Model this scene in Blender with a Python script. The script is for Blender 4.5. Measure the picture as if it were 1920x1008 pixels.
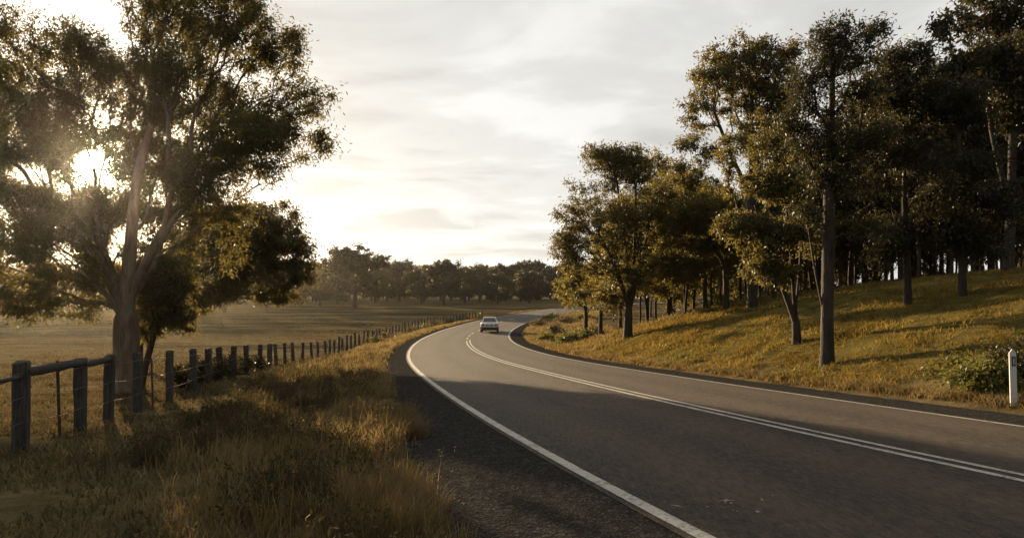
import bpy, bmesh, math
import numpy as np
from mathutils import Vector, Matrix

for o in list(bpy.data.objects):
    bpy.data.objects.remove(o)
sc = bpy.context.scene
COL = sc.collection
R = math.radians

# ------------------------------------------------------------------ camera
F, CX, YH, H = 1350.0, 960.0, 552.0, 1.712          # focal length in photo pixels, principal column, horizon row, eye height
cd = bpy.data.cameras.new('camera')
cam = bpy.data.objects.new('camera', cd)
COL.objects.link(cam)
cd.sensor_width = 36.0
cd.lens = F / 1920 * 36
cd.shift_y = (YH - 504) / 1920
cd.clip_start = 0.05
cd.clip_end = 5000
cam.location = (0, 0, H)
cam.rotation_euler = (R(90), 0, 0)
sc.camera = cam

# ------------------------------------------------------------------ sun, sky, exposure
SUN_AZ = math.atan2(172 - CX, F)                      # the sun stands in the picture, left of the view axis
SUN_EL = math.atan2(YH - 305, math.hypot(F, 172 - CX))
SUNV = Vector((math.sin(SUN_AZ) * math.cos(SUN_EL), math.cos(SUN_AZ) * math.cos(SUN_EL), math.sin(SUN_EL)))
sl = bpy.data.lights.new('sun', 'SUN')
sl.energy = 5.0
sl.angle = R(0.5)
sl.color = (1.0, 0.74, 0.44)
sun = bpy.data.objects.new('sun', sl)
COL.objects.link(sun)
sun.rotation_euler = (-SUNV).to_track_quat('-Z', 'Y').to_euler()
sun.location = (-60, 100, 40)

world = bpy.data.worlds.new('World')
sc.world = world
world.use_nodes = True
nt = world.node_tree
for n in list(nt.nodes):
    nt.nodes.remove(n)


def N(tree, kind, x=None, **kw):
    n = tree.nodes.new(kind)
    for k, v in kw.items():
        setattr(n, k, v)
    return n


def link(tree, a, b):
    tree.links.new(a, b)


def mathn(tree, op, a, b=None, clamp=False):
    n = tree.nodes.new('ShaderNodeMath')
    n.operation = op
    n.use_clamp = clamp
    for i, v in enumerate((a, b)):
        if v is None:
            continue
        if isinstance(v, (int, float)):
            n.inputs[i].default_value = v
        else:
            tree.links.new(v, n.inputs[i])
    return n.outputs[0]


def mixc(tree, fac, a, b, mode='MIX'):
    n = tree.nodes.new('ShaderNodeMix')
    n.data_type = 'RGBA'
    n.blend_type = mode
    for sock, v in ((n.inputs[0], fac), (n.inputs[6], a), (n.inputs[7], b)):
        if isinstance(v, (int, float)):
            sock.default_value = v
        elif isinstance(v, tuple):
            sock.default_value = v if len(v) == 4 else (*v, 1)
        else:
            tree.links.new(v, sock)
    return n.outputs[2]


def ramp(tree, fac, stops, interp='LINEAR'):
    n = tree.nodes.new('ShaderNodeValToRGB')
    n.color_ramp.interpolation = interp
    el = n.color_ramp.elements
    while len(el) < len(stops):
        el.new(0.5)
    for e, (p, c) in zip(el, stops):
        e.position = p
        e.color = (c, c, c, 1) if isinstance(c, (int, float)) else (*c, 1)
    tree.links.new(fac, n.inputs[0])
    return n.outputs[0]


sky = N(nt, 'ShaderNodeTexSky', sky_type='NISHITA')
sky.sun_disc = False
sky.sun_elevation = SUN_EL
sky.sun_rotation = SUN_AZ
sky.air_density = 1.0
sky.dust_density = 2.5
sky.ozone_density = 1.0
geo = N(nt, 'ShaderNodeTexCoord')
sep = N(nt, 'ShaderNodeSeparateXYZ')
link(nt, geo.outputs['Generated'], sep.inputs[0])
# a thin high overcast: cloud sheet coordinates on a plane overhead
zc = mathn(nt, 'MAXIMUM', mathn(nt, 'ADD', sep.outputs[2], 0.10), 0.06)
cmb = N(nt, 'ShaderNodeCombineXYZ')
link(nt, mathn(nt, 'DIVIDE', sep.outputs[0], zc), cmb.inputs[0])
link(nt, mathn(nt, 'DIVIDE', sep.outputs[1], zc), cmb.inputs[1])
mp = N(nt, 'ShaderNodeMapping')
mp.inputs['Rotation'].default_value = (0, 0, R(28))
mp.inputs['Scale'].default_value = (1.25, 1.5, 1)
link(nt, cmb.outputs[0], mp.inputs[0])
n1 = N(nt, 'ShaderNodeTexNoise')
n1.inputs['Scale'].default_value = 0.9
n1.inputs['Detail'].default_value = 6
n1.inputs['Roughness'].default_value = 0.52
n1.inputs['Distortion'].default_value = 0.35
link(nt, mp.outputs[0], n1.inputs['Vector'])
cloud = ramp(nt, n1.outputs[0], [(0.36, 0.72), (0.50, 0.89), (0.63, 1.08)], 'EASE')
dot = N(nt, 'ShaderNodeVectorMath', operation='DOT_PRODUCT')
nrm = N(nt, 'ShaderNodeVectorMath', operation='NORMALIZE')
link(nt, geo.outputs['Generated'], nrm.inputs[0])
link(nt, nrm.outputs[0], dot.inputs[0])
dot.inputs[1].default_value = SUNV
ang = mathn(nt, 'ARCCOSINE', mathn(nt, 'MINIMUM', dot.outputs['Value'], 1.0))
bw = N(nt, 'ShaderNodeRGBToBW')
link(nt, sky.outputs[0], bw.inputs[0])
lum0 = mathn(nt, 'MULTIPLY', mathn(nt, 'POWER', bw.outputs[0], 0.10), mathn(nt, 'ADD', 4.45, mathn(nt, 'MULTIPLY', mathn(nt, 'EXPONENT', mathn(nt, 'MULTIPLY', mathn(nt, 'MAXIMUM', sep.outputs[2], 0.0), -7.0)), 1.3)))
# the overcast is brightest on the sun's side of the sky and dims steadily away from it
lum = mathn(nt, 'MULTIPLY', lum0, ramp(nt, mathn(nt, 'ADD', mathn(nt, 'MULTIPLY', dot.outputs['Value'], .5), .5), [(0.15, 0.42), (0.72, 1.0)], 'EASE'))
tint = mixc(nt, mathn(nt, 'MULTIPLY', lum, 0.13, True), (0.97, 0.985, 0.985), (1.02, 1.0, 0.945))
cs = N(nt, 'ShaderNodeVectorMath', operation='SCALE')
link(nt, tint, cs.inputs[0])
link(nt, mathn(nt, 'MULTIPLY', lum, cloud), cs.inputs[3])
veil = mixc(nt, 0.965, sky.outputs[0], cs.outputs[0])
# the sun's own aureole in the cloud veil
GLOWS = ((R(1.7), 190.0, 2.0), (R(3.5), 9.0, 1.0), (R(12), 0.6, 1.0))
glow = None
for wdt, amp, pw in GLOWS:
    g = mathn(nt, 'MULTIPLY', mathn(nt, 'EXPONENT', mathn(nt, 'MULTIPLY', mathn(nt, 'POWER', mathn(nt, 'DIVIDE', ang, wdt), pw), -1.0)), amp)
    glow = g if glow is None else mathn(nt, 'ADD', glow, g)
gs = N(nt, 'ShaderNodeVectorMath', operation='SCALE')
gs.inputs[0].default_value = (1.0, 0.80, 0.48)
link(nt, glow, gs.inputs[3])
add = N(nt, 'ShaderNodeVectorMath', operation='ADD')
link(nt, veil, add.inputs[0])
link(nt, gs.outputs[0], add.inputs[1])
bg = N(nt, 'ShaderNodeBackground')
bg.inputs['Strength'].default_value = 0.06
link(nt, add.outputs[0], bg.inputs['Color'])
wo = N(nt, 'ShaderNodeOutputWorld')
link(nt, bg.outputs[0], wo.inputs['Surface'])

sc.view_settings.view_transform = 'Standard'
sc.view_settings.look = 'None'
sc.view_settings.gamma = 1
sc.view_settings.use_curve_mapping = False
sc.view_settings.exposure = 1.42
sc.render.engine = 'CYCLES'
cy = sc.cycles
cy.use_denoising = True
cy.denoiser = 'OPENIMAGEDENOISE'
cy.max_bounces = 5
cy.diffuse_bounces = 3
cy.glossy_bounces = 2
cy.transmission_bounces = 3
cy.volume_bounces = 0
cy.transparent_max_bounces = 8
cy.sample_clamp_indirect = 4.0
cy.use_adaptive_sampling = False
cy.caustics_reflective = False
cy.caustics_refractive = False

# ------------------------------------------------------------------ helpers


def vnoise(x, y, seed=0):
    x = np.asarray(x, float)
    y = np.asarray(y, float)
    xi = np.floor(x).astype(np.int64)
    yi = np.floor(y).astype(np.int64)
    fx = x - xi
    fy = y - yi
    fx = fx * fx * (3 - 2 * fx)
    fy = fy * fy * (3 - 2 * fy)

    def h(a, b):
        v = (a * 374761393 + b * 668265263 + seed * 974711) & 0x7fffffff
        v = ((v ^ (v >> 13)) * 1274126177) & 0x7fffffff
        v = v ^ (v >> 16)
        return (v & 0xffff) / 65535.0
    return (h(xi, yi) * (1 - fx) + h(xi + 1, yi) * fx) * (1 - fy) + (h(xi, yi + 1) * (1 - fx) + h(xi + 1, yi + 1) * fx) * fy


def fbm(x, y, seed=0, octs=4):
    s = 0
    a = 0.5
    for i in range(octs):
        s = s + a * (vnoise(np.asarray(x) * 2 ** i, np.asarray(y) * 2 ** i, seed + i * 17) - 0.5)
        a *= 0.5
    return s


def sstep(a, b, x):
    t = np.clip((x - a) / (b - a), 0, 1)
    return t * t * (3 - 2 * t)


def raw_mesh(name, V, loops, starts, mat, smooth=False):
    V = np.asarray(V, np.float32).reshape(-1, 3)
    loops = np.asarray(loops, np.int32).ravel()
    starts = np.asarray(starts, np.int32).ravel()
    me = bpy.data.meshes.new(name)
    me.vertices.add(len(V))
    me.vertices.foreach_set('co', V.ravel())
    me.loops.add(len(loops))
    me.loops.foreach_set('vertex_index', loops)
    me.polygons.add(len(starts))
    me.polygons.foreach_set('loop_start', starts)
    me.update(calc_edges=True)
    if smooth:
        me.polygons.foreach_set('use_smooth', np.ones(len(starts), bool))
    if mat is not None:
        me.materials.append(mat)
    return me


def ob(name, data, parent=None, loc=None, rot=None, scale=None):
    o = bpy.data.objects.new(name, data)
    COL.objects.link(o)
    if parent is not None:
        o.parent = parent
    if loc is not None:
        o.location = loc
    if rot is not None:
        o.rotation_euler = rot
    if scale is not None:
        o.scale = scale
    return o


def tag(o, label, cat=None, group=None, kind=None):
    o['label'] = label
    if cat:
        o['category'] = cat
    if group:
        o['group'] = group
    if kind:
        o['kind'] = kind
    return o


def bm_obj(name, bm, mat, parent=None, smooth=False):
    me = bpy.data.meshes.new(name)
    bm.normal_update()
    bm.to_mesh(me)
    bm.free()
    if smooth:
        for p in me.polygons:
            p.use_smooth = True
    me.materials.append(mat)
    return ob(name, me, parent)


def add_box(bm, c, s, bevel=0.0, seg=2):
    m = Matrix.Translation(Vector(c)) @ Matrix.Diagonal((s[0], s[1], s[2], 1))
    r = bmesh.ops.create_cube(bm, size=1, matrix=m)
    if bevel > 0:
        es = list({e for v in r['verts'] for e in v.link_edges})
        bmesh.ops.bevel(bm, geom=es, offset=bevel, segments=seg, affect='EDGES', profile=0.5)


def tubes(chains, sides_fn):
    """chains: list of (points (n,3), radii (n,)). Returns V, loops, starts."""
    Vs, Ls, Ss = [], [], []
    base = 0
    nl = 0
    for P, rad in chains:
        n = len(P)
        k = sides_fn(rad[0])
        T = np.gradient(P, axis=0)
        T /= np.linalg.norm(T, axis=1)[:, None] + 1e-9
        up = np.array([0.31, 0.95, 0.05]) if abs(T[0, 2]) > 0.8 else np.array([0, 0, 1.0])
        A = np.cross(T, up)
        A /= np.linalg.norm(A, axis=1)[:, None] + 1e-9
        B = np.cross(T, A)
        th = np.arange(k) * 2 * np.pi / k
        ring = P[:, None, :] + rad[:, None, None] * (np.cos(th)[None, :, None] * A[:, None, :] + np.sin(th)[None, :, None] * B[:, None, :])
        Vs.append(ring.reshape(-1, 3))
        i = np.arange(n - 1)[:, None] * k
        j = np.arange(k)[None, :]
        j2 = (j + 1) % k
        q = np.stack([base + i + j, base + i + k + j, base + i + k + j2, base + i + j2], -1).reshape(-1, 4)
        Ls.append(q.ravel())
        Ss.append(nl + np.arange(len(q)) * 4)
        nl += len(q) * 4
        base += n * k
    return np.concatenate(Vs), np.concatenate(Ls), np.concatenate(Ss)


# ------------------------------------------------------------------ materials


def new_mat(name):
    m = bpy.data.materials.new(name)
    m.use_nodes = True
    t = m.node_tree
    b = t.nodes.get('Principled BSDF')
    out = t.nodes.get('Material Output')
    return m, t, b, out


def objco(t, scale=1.0):
    g = t.nodes.new('ShaderNodeNewGeometry')
    mpn = t.nodes.new('ShaderNodeMapping')
    s = scale if isinstance(scale, tuple) else (scale,) * 3
    mpn.inputs['Scale'].default_value = s
    t.links.new(g.outputs['Position'], mpn.inputs[0])
    return mpn.outputs[0]


def noise(t, vec, scale, detail=4, rough=0.55, dist=0.0):
    n = t.nodes.new('ShaderNodeTexNoise')
    n.inputs['Scale'].default_value = scale
    n.inputs['Detail'].default_value = detail
    n.inputs['Roughness'].default_value = rough
    n.inputs['Distortion'].default_value = dist
    t.links.new(vec, n.inputs['Vector'])
    return n.outputs[0]


def bump(t, b, h, strength, dist):
    n = t.nodes.new('ShaderNodeBump')
    n.inputs['Strength'].default_value = strength
    n.inputs['Distance'].default_value = dist
    t.links.new(h, n.inputs['Height'])
    t.links.new(n.outputs[0], b.inputs['Normal'])


def leaf_mat(name, dark, light, trans, tfac=0.42, rough=0.5, spec=0.25, patch=None):
    m, t, b, out = new_mat(name)
    g = t.nodes.new('ShaderNodeNewGeometry')
    oi = t.nodes.new('ShaderNodeObjectInfo')
    c = mixc(t, g.outputs['Random Per Island'], dark, light)
    hs = t.nodes.new('ShaderNodeHueSaturation')
    t.links.new(c, hs.inputs['Color'])
    t.links.new(mathn(t, 'ADD', mathn(t, 'MULTIPLY', oi.outputs['Random'], 0.5), 0.75), hs.inputs['Value'])
    t.links.new(mathn(t, 'ADD', mathn(t, 'MULTIPLY', oi.outputs['Random'], 0.05), 0.475), hs.inputs['Hue'])
    col = hs.outputs[0]
    tcol = None
    if patch:                                        # drier and greener patches across the ground
        pn = noise(t, objco(t), patch[0], 4, 0.6)
        k = ramp(t, pn, [(0.38, 0.0), (0.62, 1.0)])
        col = mixc(t, k, mixc(t, 1.0, col, (*patch[1], 1), 'MULTIPLY'), col)
        tcol = mixc(t, k, mixc(t, 1.0, (*trans, 1), (*patch[1], 1), 'MULTIPLY'), (*trans, 1))
    t.links.new(col, b.inputs['Base Color'])
    b.inputs['Roughness'].default_value = rough
    b.inputs['Specular IOR Level'].default_value = spec
    tr = t.nodes.new('ShaderNodeBsdfTranslucent')
    tr.inputs[0].default_value = (*trans, 1)
    if tcol is not None:
        t.links.new(tcol, tr.inputs[0])
    mx = t.nodes.new('ShaderNodeMixShader')
    mx.inputs[0].default_value = tfac
    t.links.new(b.outputs[0], mx.inputs[1])
    t.links.new(tr.outputs[0], mx.inputs[2])
    t.links.new(mx.outputs[0], out.inputs['Surface'])
    return m


M = {}
M['gum_leaf'] = leaf_mat('gum_leaf', (0.035, 0.045, 0.018), (0.085, 0.090, 0.036), (0.20, 0.155, 0.035))
M['olive_leaf'] = leaf_mat('olive_leaf', (0.040, 0.044, 0.014), (0.105, 0.098, 0.030), (0.26, 0.20, 0.035))
M['wood_leaf'] = leaf_mat('wood_leaf', (0.016, 0.020, 0.009), (0.042, 0.043, 0.018), (0.075, 0.06, 0.016), 0.32)  # darker than gum_leaf: the right-hand wood's shade is put into the leaf colour
M['far_leaf'] = leaf_mat('far_leaf', (0.024, 0.028, 0.014), (0.054, 0.054, 0.025), (0.11, 0.088, 0.03), 0.34)
M['shrub_leaf'] = leaf_mat('shrub_leaf', (0.028, 0.042, 0.013), (0.085, 0.095, 0.028), (0.18, 0.16, 0.03))
M['dry_shrub_leaf'] = leaf_mat('dry_shrub_leaf', (0.07, 0.055, 0.03), (0.16, 0.12, 0.065), (0.20, 0.14, 0.06), 0.35)
M['dry_grass'] = leaf_mat('dry_grass', (0.13, 0.10, 0.055), (0.36, 0.28, 0.155), (0.36, 0.25, 0.095), 0.36, 0.8, 0.04, (0.9, (0.58, 0.57, 0.50)))
M['short_grass'] = leaf_mat('short_grass', (0.070, 0.056, 0.030), (0.26, 0.205, 0.115), (0.20, 0.145, 0.06), 0.30, 0.8, 0.04, (0.7, (0.52, 0.51, 0.44)))
M['bank_grass'] = leaf_mat('bank_grass', (0.07, 0.064, 0.018), (0.30, 0.208, 0.07), (0.40, 0.262, 0.05), 0.42, 0.7, 0.15, (0.55, (0.45, 0.45, 0.36)))
M['weed'] = leaf_mat('weed', (0.032, 0.032, 0.017), (0.10, 0.08, 0.042), (0.12, 0.085, 0.035), 0.32, 0.7, 0.15, (0.8, (0.5, 0.6, 0.45)))


def bark_mat(name, a, b_, scale=1.0):
    m, t, b, out = new_mat(name)
    v = objco(t, (1.0 * scale, 1.0 * scale, 0.22 * scale))
    f1 = noise(t, v, 7.0, 6, 0.65, 0.6)
    f2 = noise(t, v, 28.0, 3, 0.6)
    c = ramp(t, f1, [(0.32, a), (0.62, b_)])
    c = mixc(t, mathn(t, 'MULTIPLY', f2, 0.5), c, tuple(x * 0.45 for x in a))
    t.links.new(c, b.inputs['Base Color'])
    b.inputs['Roughness'].default_value = 0.85
    b.inputs['Specular IOR Level'].default_value = 0.2
    bump(t, b, mathn(t, 'ADD', f1, mathn(t, 'MULTIPLY', f2, 0.4)), 0.8, 0.05)
    return m


M['pale_bark'] = bark_mat('pale_bark', (0.11, 0.083, 0.058), (0.27, 0.21, 0.15))
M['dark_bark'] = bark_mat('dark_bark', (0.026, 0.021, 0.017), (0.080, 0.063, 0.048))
M['far_bark'] = bark_mat('far_bark', (0.07, 0.058, 0.045), (0.16, 0.13, 0.10), 0.5)


def timber_mat():
    m, t, b, out = new_mat('weathered_timber')
    tc = t.nodes.new('ShaderNodeTexCoord')
    oi = t.nodes.new('ShaderNodeObjectInfo')
    mpn = t.nodes.new('ShaderNodeMapping')
    mpn.inputs['Scale'].default_value = (14, 14, 1.2)
    addn = t.nodes.new('ShaderNodeVectorMath')
    addn.operation = 'ADD'
    t.links.new(tc.outputs['Object'], addn.inputs[0])
    t.links.new(oi.outputs['Location'], addn.inputs[1])
    t.links.new(addn.outputs[0], mpn.inputs[0])
    f = noise(t, mpn.outputs[0], 2.2, 6, 0.65, 0.4)
    f2 = noise(t, tc.outputs['Object'], 5.0, 4, 0.6)
    c = ramp(t, f, [(0.3, (0.026, 0.025, 0.024)), (0.55, (0.070, 0.064, 0.058)), (0.75, (0.13, 0.118, 0.103))])
    c = mixc(t, ramp(t, f2, [(0.5, 0.0), (0.72, 0.6)]), c, (0.10, 0.105, 0.07))
    t.links.new(c, b.inputs['Base Color'])
    b.inputs['Roughness'].default_value = 0.9
    b.inputs['Specular IOR Level'].default_value = 0.15
    bump(t, b, f, 0.9, 0.02)
    return m


M['timber'] = timber_mat()


def plain(name, col, rough=0.5, metal=0.0, spec=0.5, vary=0.0, vscale=6.0):
    m, t, b, out = new_mat(name)
    b.inputs['Roughness'].default_value = rough
    b.inputs['Metallic'].default_value = metal
    b.inputs['Specular IOR Level'].default_value = spec
    if vary:
        f = noise(t, objco(t), vscale, 5, 0.6)
        c = mixc(t, ramp(t, f, [(0.35, 0.0), (0.7, 1.0)]), tuple(x * (1 - vary) for x in col), col)
        t.links.new(c, b.inputs['Base Color'])
    else:
        b.inputs['Base Color'].default_value = (*col, 1)
    return m


M['wire'] = plain('fence_wire', (0.16, 0.14, 0.12), 0.55, 0.7)
M['steel'] = plain('rusty_steel', (0.09, 0.065, 0.05), 0.8, 0.2, vary=0.5, vscale=30)


def asphalt_mat():
    m, t, b, out = new_mat('asphalt')
    v = objco(t)
    vor = t.nodes.new('ShaderNodeTexVoronoi')
    vor.inputs['Scale'].default_value = 75
    t.links.new(v, vor.inputs['Vector'])
    fine = noise(t, v, 110, 3, 0.7)
    mid = noise(t, v, 3.5, 5, 0.6)
    big = noise(t, v, 0.35, 4, 0.55)
    at = t.nodes.new('ShaderNodeAttribute')
    at.attribute_name = 'lane'
    trk = at.outputs['Fac']
    grit = noise(t, v, 6, 10, 0.82)
    streak = noise(t, objco(t, (1.1, 0.22, 1)), 1.0, 5, 0.65, 0.3)
    c = ramp(t, vor.outputs['Color'], [(0.0, (0.028, 0.025, 0.022)), (0.55, (0.064, 0.055, 0.045)), (1.0, (0.14, 0.12, 0.096))])
    c = mixc(t, ramp(t, grit, [(0.38, 0.85), (0.52, 0.0)]), c, (0.018, 0.0175, 0.017))
    c = mixc(t, ramp(t, grit, [(0.52, 0.0), (0.66, 0.75)]), c, (0.165, 0.14, 0.108))
    c = mixc(t, ramp(t, mid, [(0.35, 0.0), (0.75, 0.35)]), c, (0.078, 0.068, 0.056))
    c = mixc(t, ramp(t, big, [(0.38, 0.0), (0.68, 0.45)]), c, (0.046, 0.042, 0.038))
    c = mixc(t, ramp(t, streak, [(0.46, 0.0), (0.64, 0.42)]), c, (0.105, 0.087, 0.068))
    c = mixc(t, mathn(t, 'MULTIPLY', mathn(t, 'MULTIPLY', trk, ramp(t, mid, [(.3, .4), (.7, 1.0)])), 0.7), c, (0.125, 0.105, 0.083))
    fleck = noise(t, objco(t, (22, 5, 5)), 1.0, 8, 0.85)
    c = mixc(t, ramp(t, fleck, [(0.38, 0.75), (0.50, 0.0)]), c, (0.022, 0.021, 0.020))
    c = mixc(t, ramp(t, fleck, [(0.53, 0.0), (0.66, 0.7)]), c, (0.165, 0.142, 0.112))
    c = mixc(t, 1.0, c, (0.84, 0.77, 0.68, 1), 'MULTIPLY')
    t.links.new(c, b.inputs['Base Color'])
    t.links.new(mathn(t, 'ADD', mathn(t, 'MULTIPLY', grit, 0.35), 0.58), b.inputs['Roughness'])
    b.inputs['Specular IOR Level'].default_value = 0.16
    bump(t, b, mathn(t, 'ADD', vor.outputs['Distance'], mathn(t, 'MULTIPLY', fine, 0.6)), 0.9, 0.012)
    return m


M['asphalt'] = asphalt_mat()


def paint_mat():
    m, t, b, out = new_mat('road_paint')
    v = objco(t)
    fine = noise(t, v, 22, 6, 0.85)
    mid = noise(t, v, 4.0, 5, 0.65)
    w = ramp(t, mathn(t, 'ADD', mathn(t, 'MULTIPLY', fine, 0.7), mathn(t, 'MULTIPLY', mid, 0.3)), [(0.41, 0.05), (0.51, 1.0)])
    c = mixc(t, w, (0.07, 0.062, 0.052), (0.45, 0.42, 0.36))
    c = mixc(t, ramp(t, mid, [(0.4, 0.0), (0.8, 0.35)]), c, (0.35, 0.33, 0.29))
    t.links.new(c, b.inputs['Base Color'])
    b.inputs['Roughness'].default_value = 0.7
    bump(t, b, fine, 0.6, 0.006)
    return m


M['paint'] = paint_mat()


def gravel_mat():
    m, t, b, out = new_mat('gravel')
    v = objco(t)
    vor = t.nodes.new('ShaderNodeTexVoronoi')
    vor.inputs['Scale'].default_value = 48
    t.links.new(v, vor.inputs['Vector'])
    f = noise(t, v, 2.2, 5, 0.6)
    fine = noise(t, v, 140, 3, 0.7)
    c = ramp(t, vor.outputs['Color'], [(0.0, (0.022, 0.021, 0.020)), (0.6, (0.046, 0.042, 0.038)), (1.0, (0.11, 0.10, 0.088))])
    grit = noise(t, v, 9, 10, 0.85)
    c = mixc(t, ramp(t, grit, [(0.38, 0.8), (0.58, 0.0)]), c, (0.014, 0.014, 0.013))
    c = mixc(t, ramp(t, grit, [(0.58, 0.0), (0.74, 0.6)]), c, (0.09, 0.083, 0.073))
    c = mixc(t, ramp(t, f, [(0.42, 0.0), (0.75, 0.25)]), c, (0.038, 0.034, 0.028))
    t.links.new(c, b.inputs['Base Color'])
    b.inputs['Roughness'].default_value = 0.85
    b.inputs['Specular IOR Level'].default_value = 0.0
    bump(t, b, mathn(t, 'ADD', vor.outputs['Distance'], mathn(t, 'MULTIPLY', fine, 0.4)), 1.0, 0.009)
    return m


M['gravel'] = gravel_mat()


def ground_mat():
    m, t, b, out = new_mat('dry_ground')
    v = objco(t)
    at = t.nodes.new('ShaderNodeAttribute')
    at.attribute_name = 'zone'           # 0 dry paddock and verge, 1 green-gold bank
    big = noise(t, v, 0.09, 5, 0.6, 0.4)
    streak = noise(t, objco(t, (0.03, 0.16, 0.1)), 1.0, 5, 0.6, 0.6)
    mid = noise(t, v, 1.3, 6, 0.65)
    fine = noise(t, v, 22, 5, 0.75)
    c = ramp(t, mid, [(0.3, (0.10, 0.075, 0.039)), (0.55, (0.195, 0.146, 0.074)), (0.75, (0.28, 0.212, 0.11))])
    c = mixc(t, ramp(t, big, [(0.42, 0.0), (0.62, 0.65)]), c, (0.088, 0.074, 0.036))
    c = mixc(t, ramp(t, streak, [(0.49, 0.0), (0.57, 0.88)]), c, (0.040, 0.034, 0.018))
    g = ramp(t, mid, [(0.3, (0.06, 0.054, 0.016)), (0.55, (0.16, 0.125, 0.036)), (0.78, (0.26, 0.19, 0.06))])
    c = mixc(t, at.outputs['Fac'], c, g)
    c = mixc(t, ramp(t, fine, [(0.35, 0.55), (0.62, 0.0)]), c, (0.045, 0.036, 0.02))
    t.links.new(c, b.inputs['Base Color'])
    b.inputs['Roughness'].default_value = 0.95
    b.inputs['Specular IOR Level'].default_value = 0.0
    bump(t, b, mathn(t, 'ADD', fine, mathn(t, 'MULTIPLY', mid, 1.5)), 0.8, 0.045)
    return m


M['ground'] = ground_mat()

# ------------------------------------------------------------------ road alignment
SK = np.array([-6, 4, 10, 16, 22, 28, 36, 46, 58, 72, 90, 110, 140, 200, 320.])
KK = np.array([0.0106, 0.0077, 0.0036, 0.0028, 0.0046, 0.0047, 0.0045, 0.0063, 0.0064, 0.0061, 0.0056, 0.0056, 0.0062, 0.0062, 0.003])
ZK = np.array([0.243, -0.154, -0.424, -0.697, -0.971, -1.209, -1.462, -1.673, -1.79, -1.755, -1.529, -1.131, -0.392, 0.1, 0.3])
WL, WR = 3.645, 3.19
ds = 0.5
S = np.arange(-6, 300, ds)
hd = -0.34334276 + np.concatenate([[0], np.cumsum(np.interp(S, SK, KK)[:-1] * ds)])
RX = 6.33853989 + np.concatenate([[0], np.cumsum(np.sin(hd[:-1]) * ds)])
RY = 1.6107329 + np.concatenate([[0], np.cumsum(np.cos(hd[:-1]) * ds)])
RZ = np.convolve(np.pad(np.interp(S, SK, ZK), 6, 'edge'), np.ones(13) / 13, 'valid')
# carry the road on behind the camera
nb = 120
bh, bx, by, bz = [], [], [], []
h0, x0, y0, z0 = hd[0], RX[0], RY[0], RZ[0]
for i in range(nb):
    h0 -= 0.0106 * ds
    x0 -= math.sin(h0) * ds
    y0 -= math.cos(h0) * ds
    z0 += 0.012 * ds * max(0, 1 - i / 60)
    bh.append(h0), bx.append(x0), by.append(y0), bz.append(z0)
S = np.concatenate([S[0] - ds * np.arange(nb, 0, -1), S])
hd = np.concatenate([bh[::-1], hd])
RX = np.concatenate([bx[::-1], RX])
RY = np.concatenate([by[::-1], RY])
RZ = np.concatenate([bz[::-1], RZ])
NXR, NYR = np.cos(hd), -np.sin(hd)


def road_pt(s, off):
    i = np.interp(s, S, np.arange(len(S)))
    f = lambda a: np.interp(i, np.arange(len(S)), a)
    return np.stack([f(RX) + f(NXR) * off, f(RY) + f(NYR) * off, f(RZ) - 0.012 * np.abs(off)], -1)


def road_rel(x, y):
    """signed lateral offset (right positive), arc length, road height of the nearest road point"""
    x = np.asarray(x, float).ravel()
    y = np.asarray(y, float).ravel()
    lat = np.empty(len(x))
    ii = np.empty(len(x), int)
    for a in range(0, len(x), 8000):
        dx = x[a:a + 8000, None] - RX[None, ::2]
        dy = y[a:a + 8000, None] - RY[None, ::2]
        d2 = dx * dx + dy * dy
        i = d2.argmin(1)
        r = np.arange(len(i))
        ii[a:a + 8000] = i * 2
        sg = np.sign(dx[r, i] * NXR[::2][i] + dy[r, i] * NYR[::2][i])
        along = dx[r, i] * np.sin(hd[::2][i]) + dy[r, i] * np.cos(hd[::2][i])
        l = np.sqrt(d2[r, i])
        l = np.where(l < 30, np.sqrt(np.maximum(l * l - np.minimum(along * along, 1.0), 0)), l)
        lat[a:a + 8000] = sg * l
    return lat, S[ii], RZ[ii]


ZLY = np.array([-60, 0, 5, 9.25, 12.4, 15, 17, 20, 24, 30, 38, 48, 60, 80, 110, 165, 240, 400, 1200.])
ZLZ = np.array([0.3, 0.05, -.2, -.38, -.57, -.70, -.84, -1.0, -1.25, -1.55, -2.0, -2.4, -2.55, -2.6, -2.4, -1.05, -.55, 0, 3])
ZRY = np.array([-60, 0, 20, 36, 56, 100, 160, 300, 1200.])
ZRZ = np.array([0.3, -.1, -.7, -1.35, -1.15, -.95, -.75, -.2, 3])
PD = np.array([0, 1, 2, 3, 5, 8.3, 13.6, 22, 40, 80, 300])
PZ = np.array([0, .16, .50, .95, 1.70, 2.55, 3.35, 4.15, 5.2, 6.2, 7])


def shoulder_left(s):
    return WL + np.interp(s, [-60, -2, 4, 12, 25, 60, 300], [2.2, 2.05, 1.5, 1.05, 1.1, 0.9, 0.8])


def shoulder_right(s):
    return WR + np.interp(s, [-60, 0, 10, 25, 60, 300], [1.9, 1.85, 1.7, 1.5, 1.2, 0.9])


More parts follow.
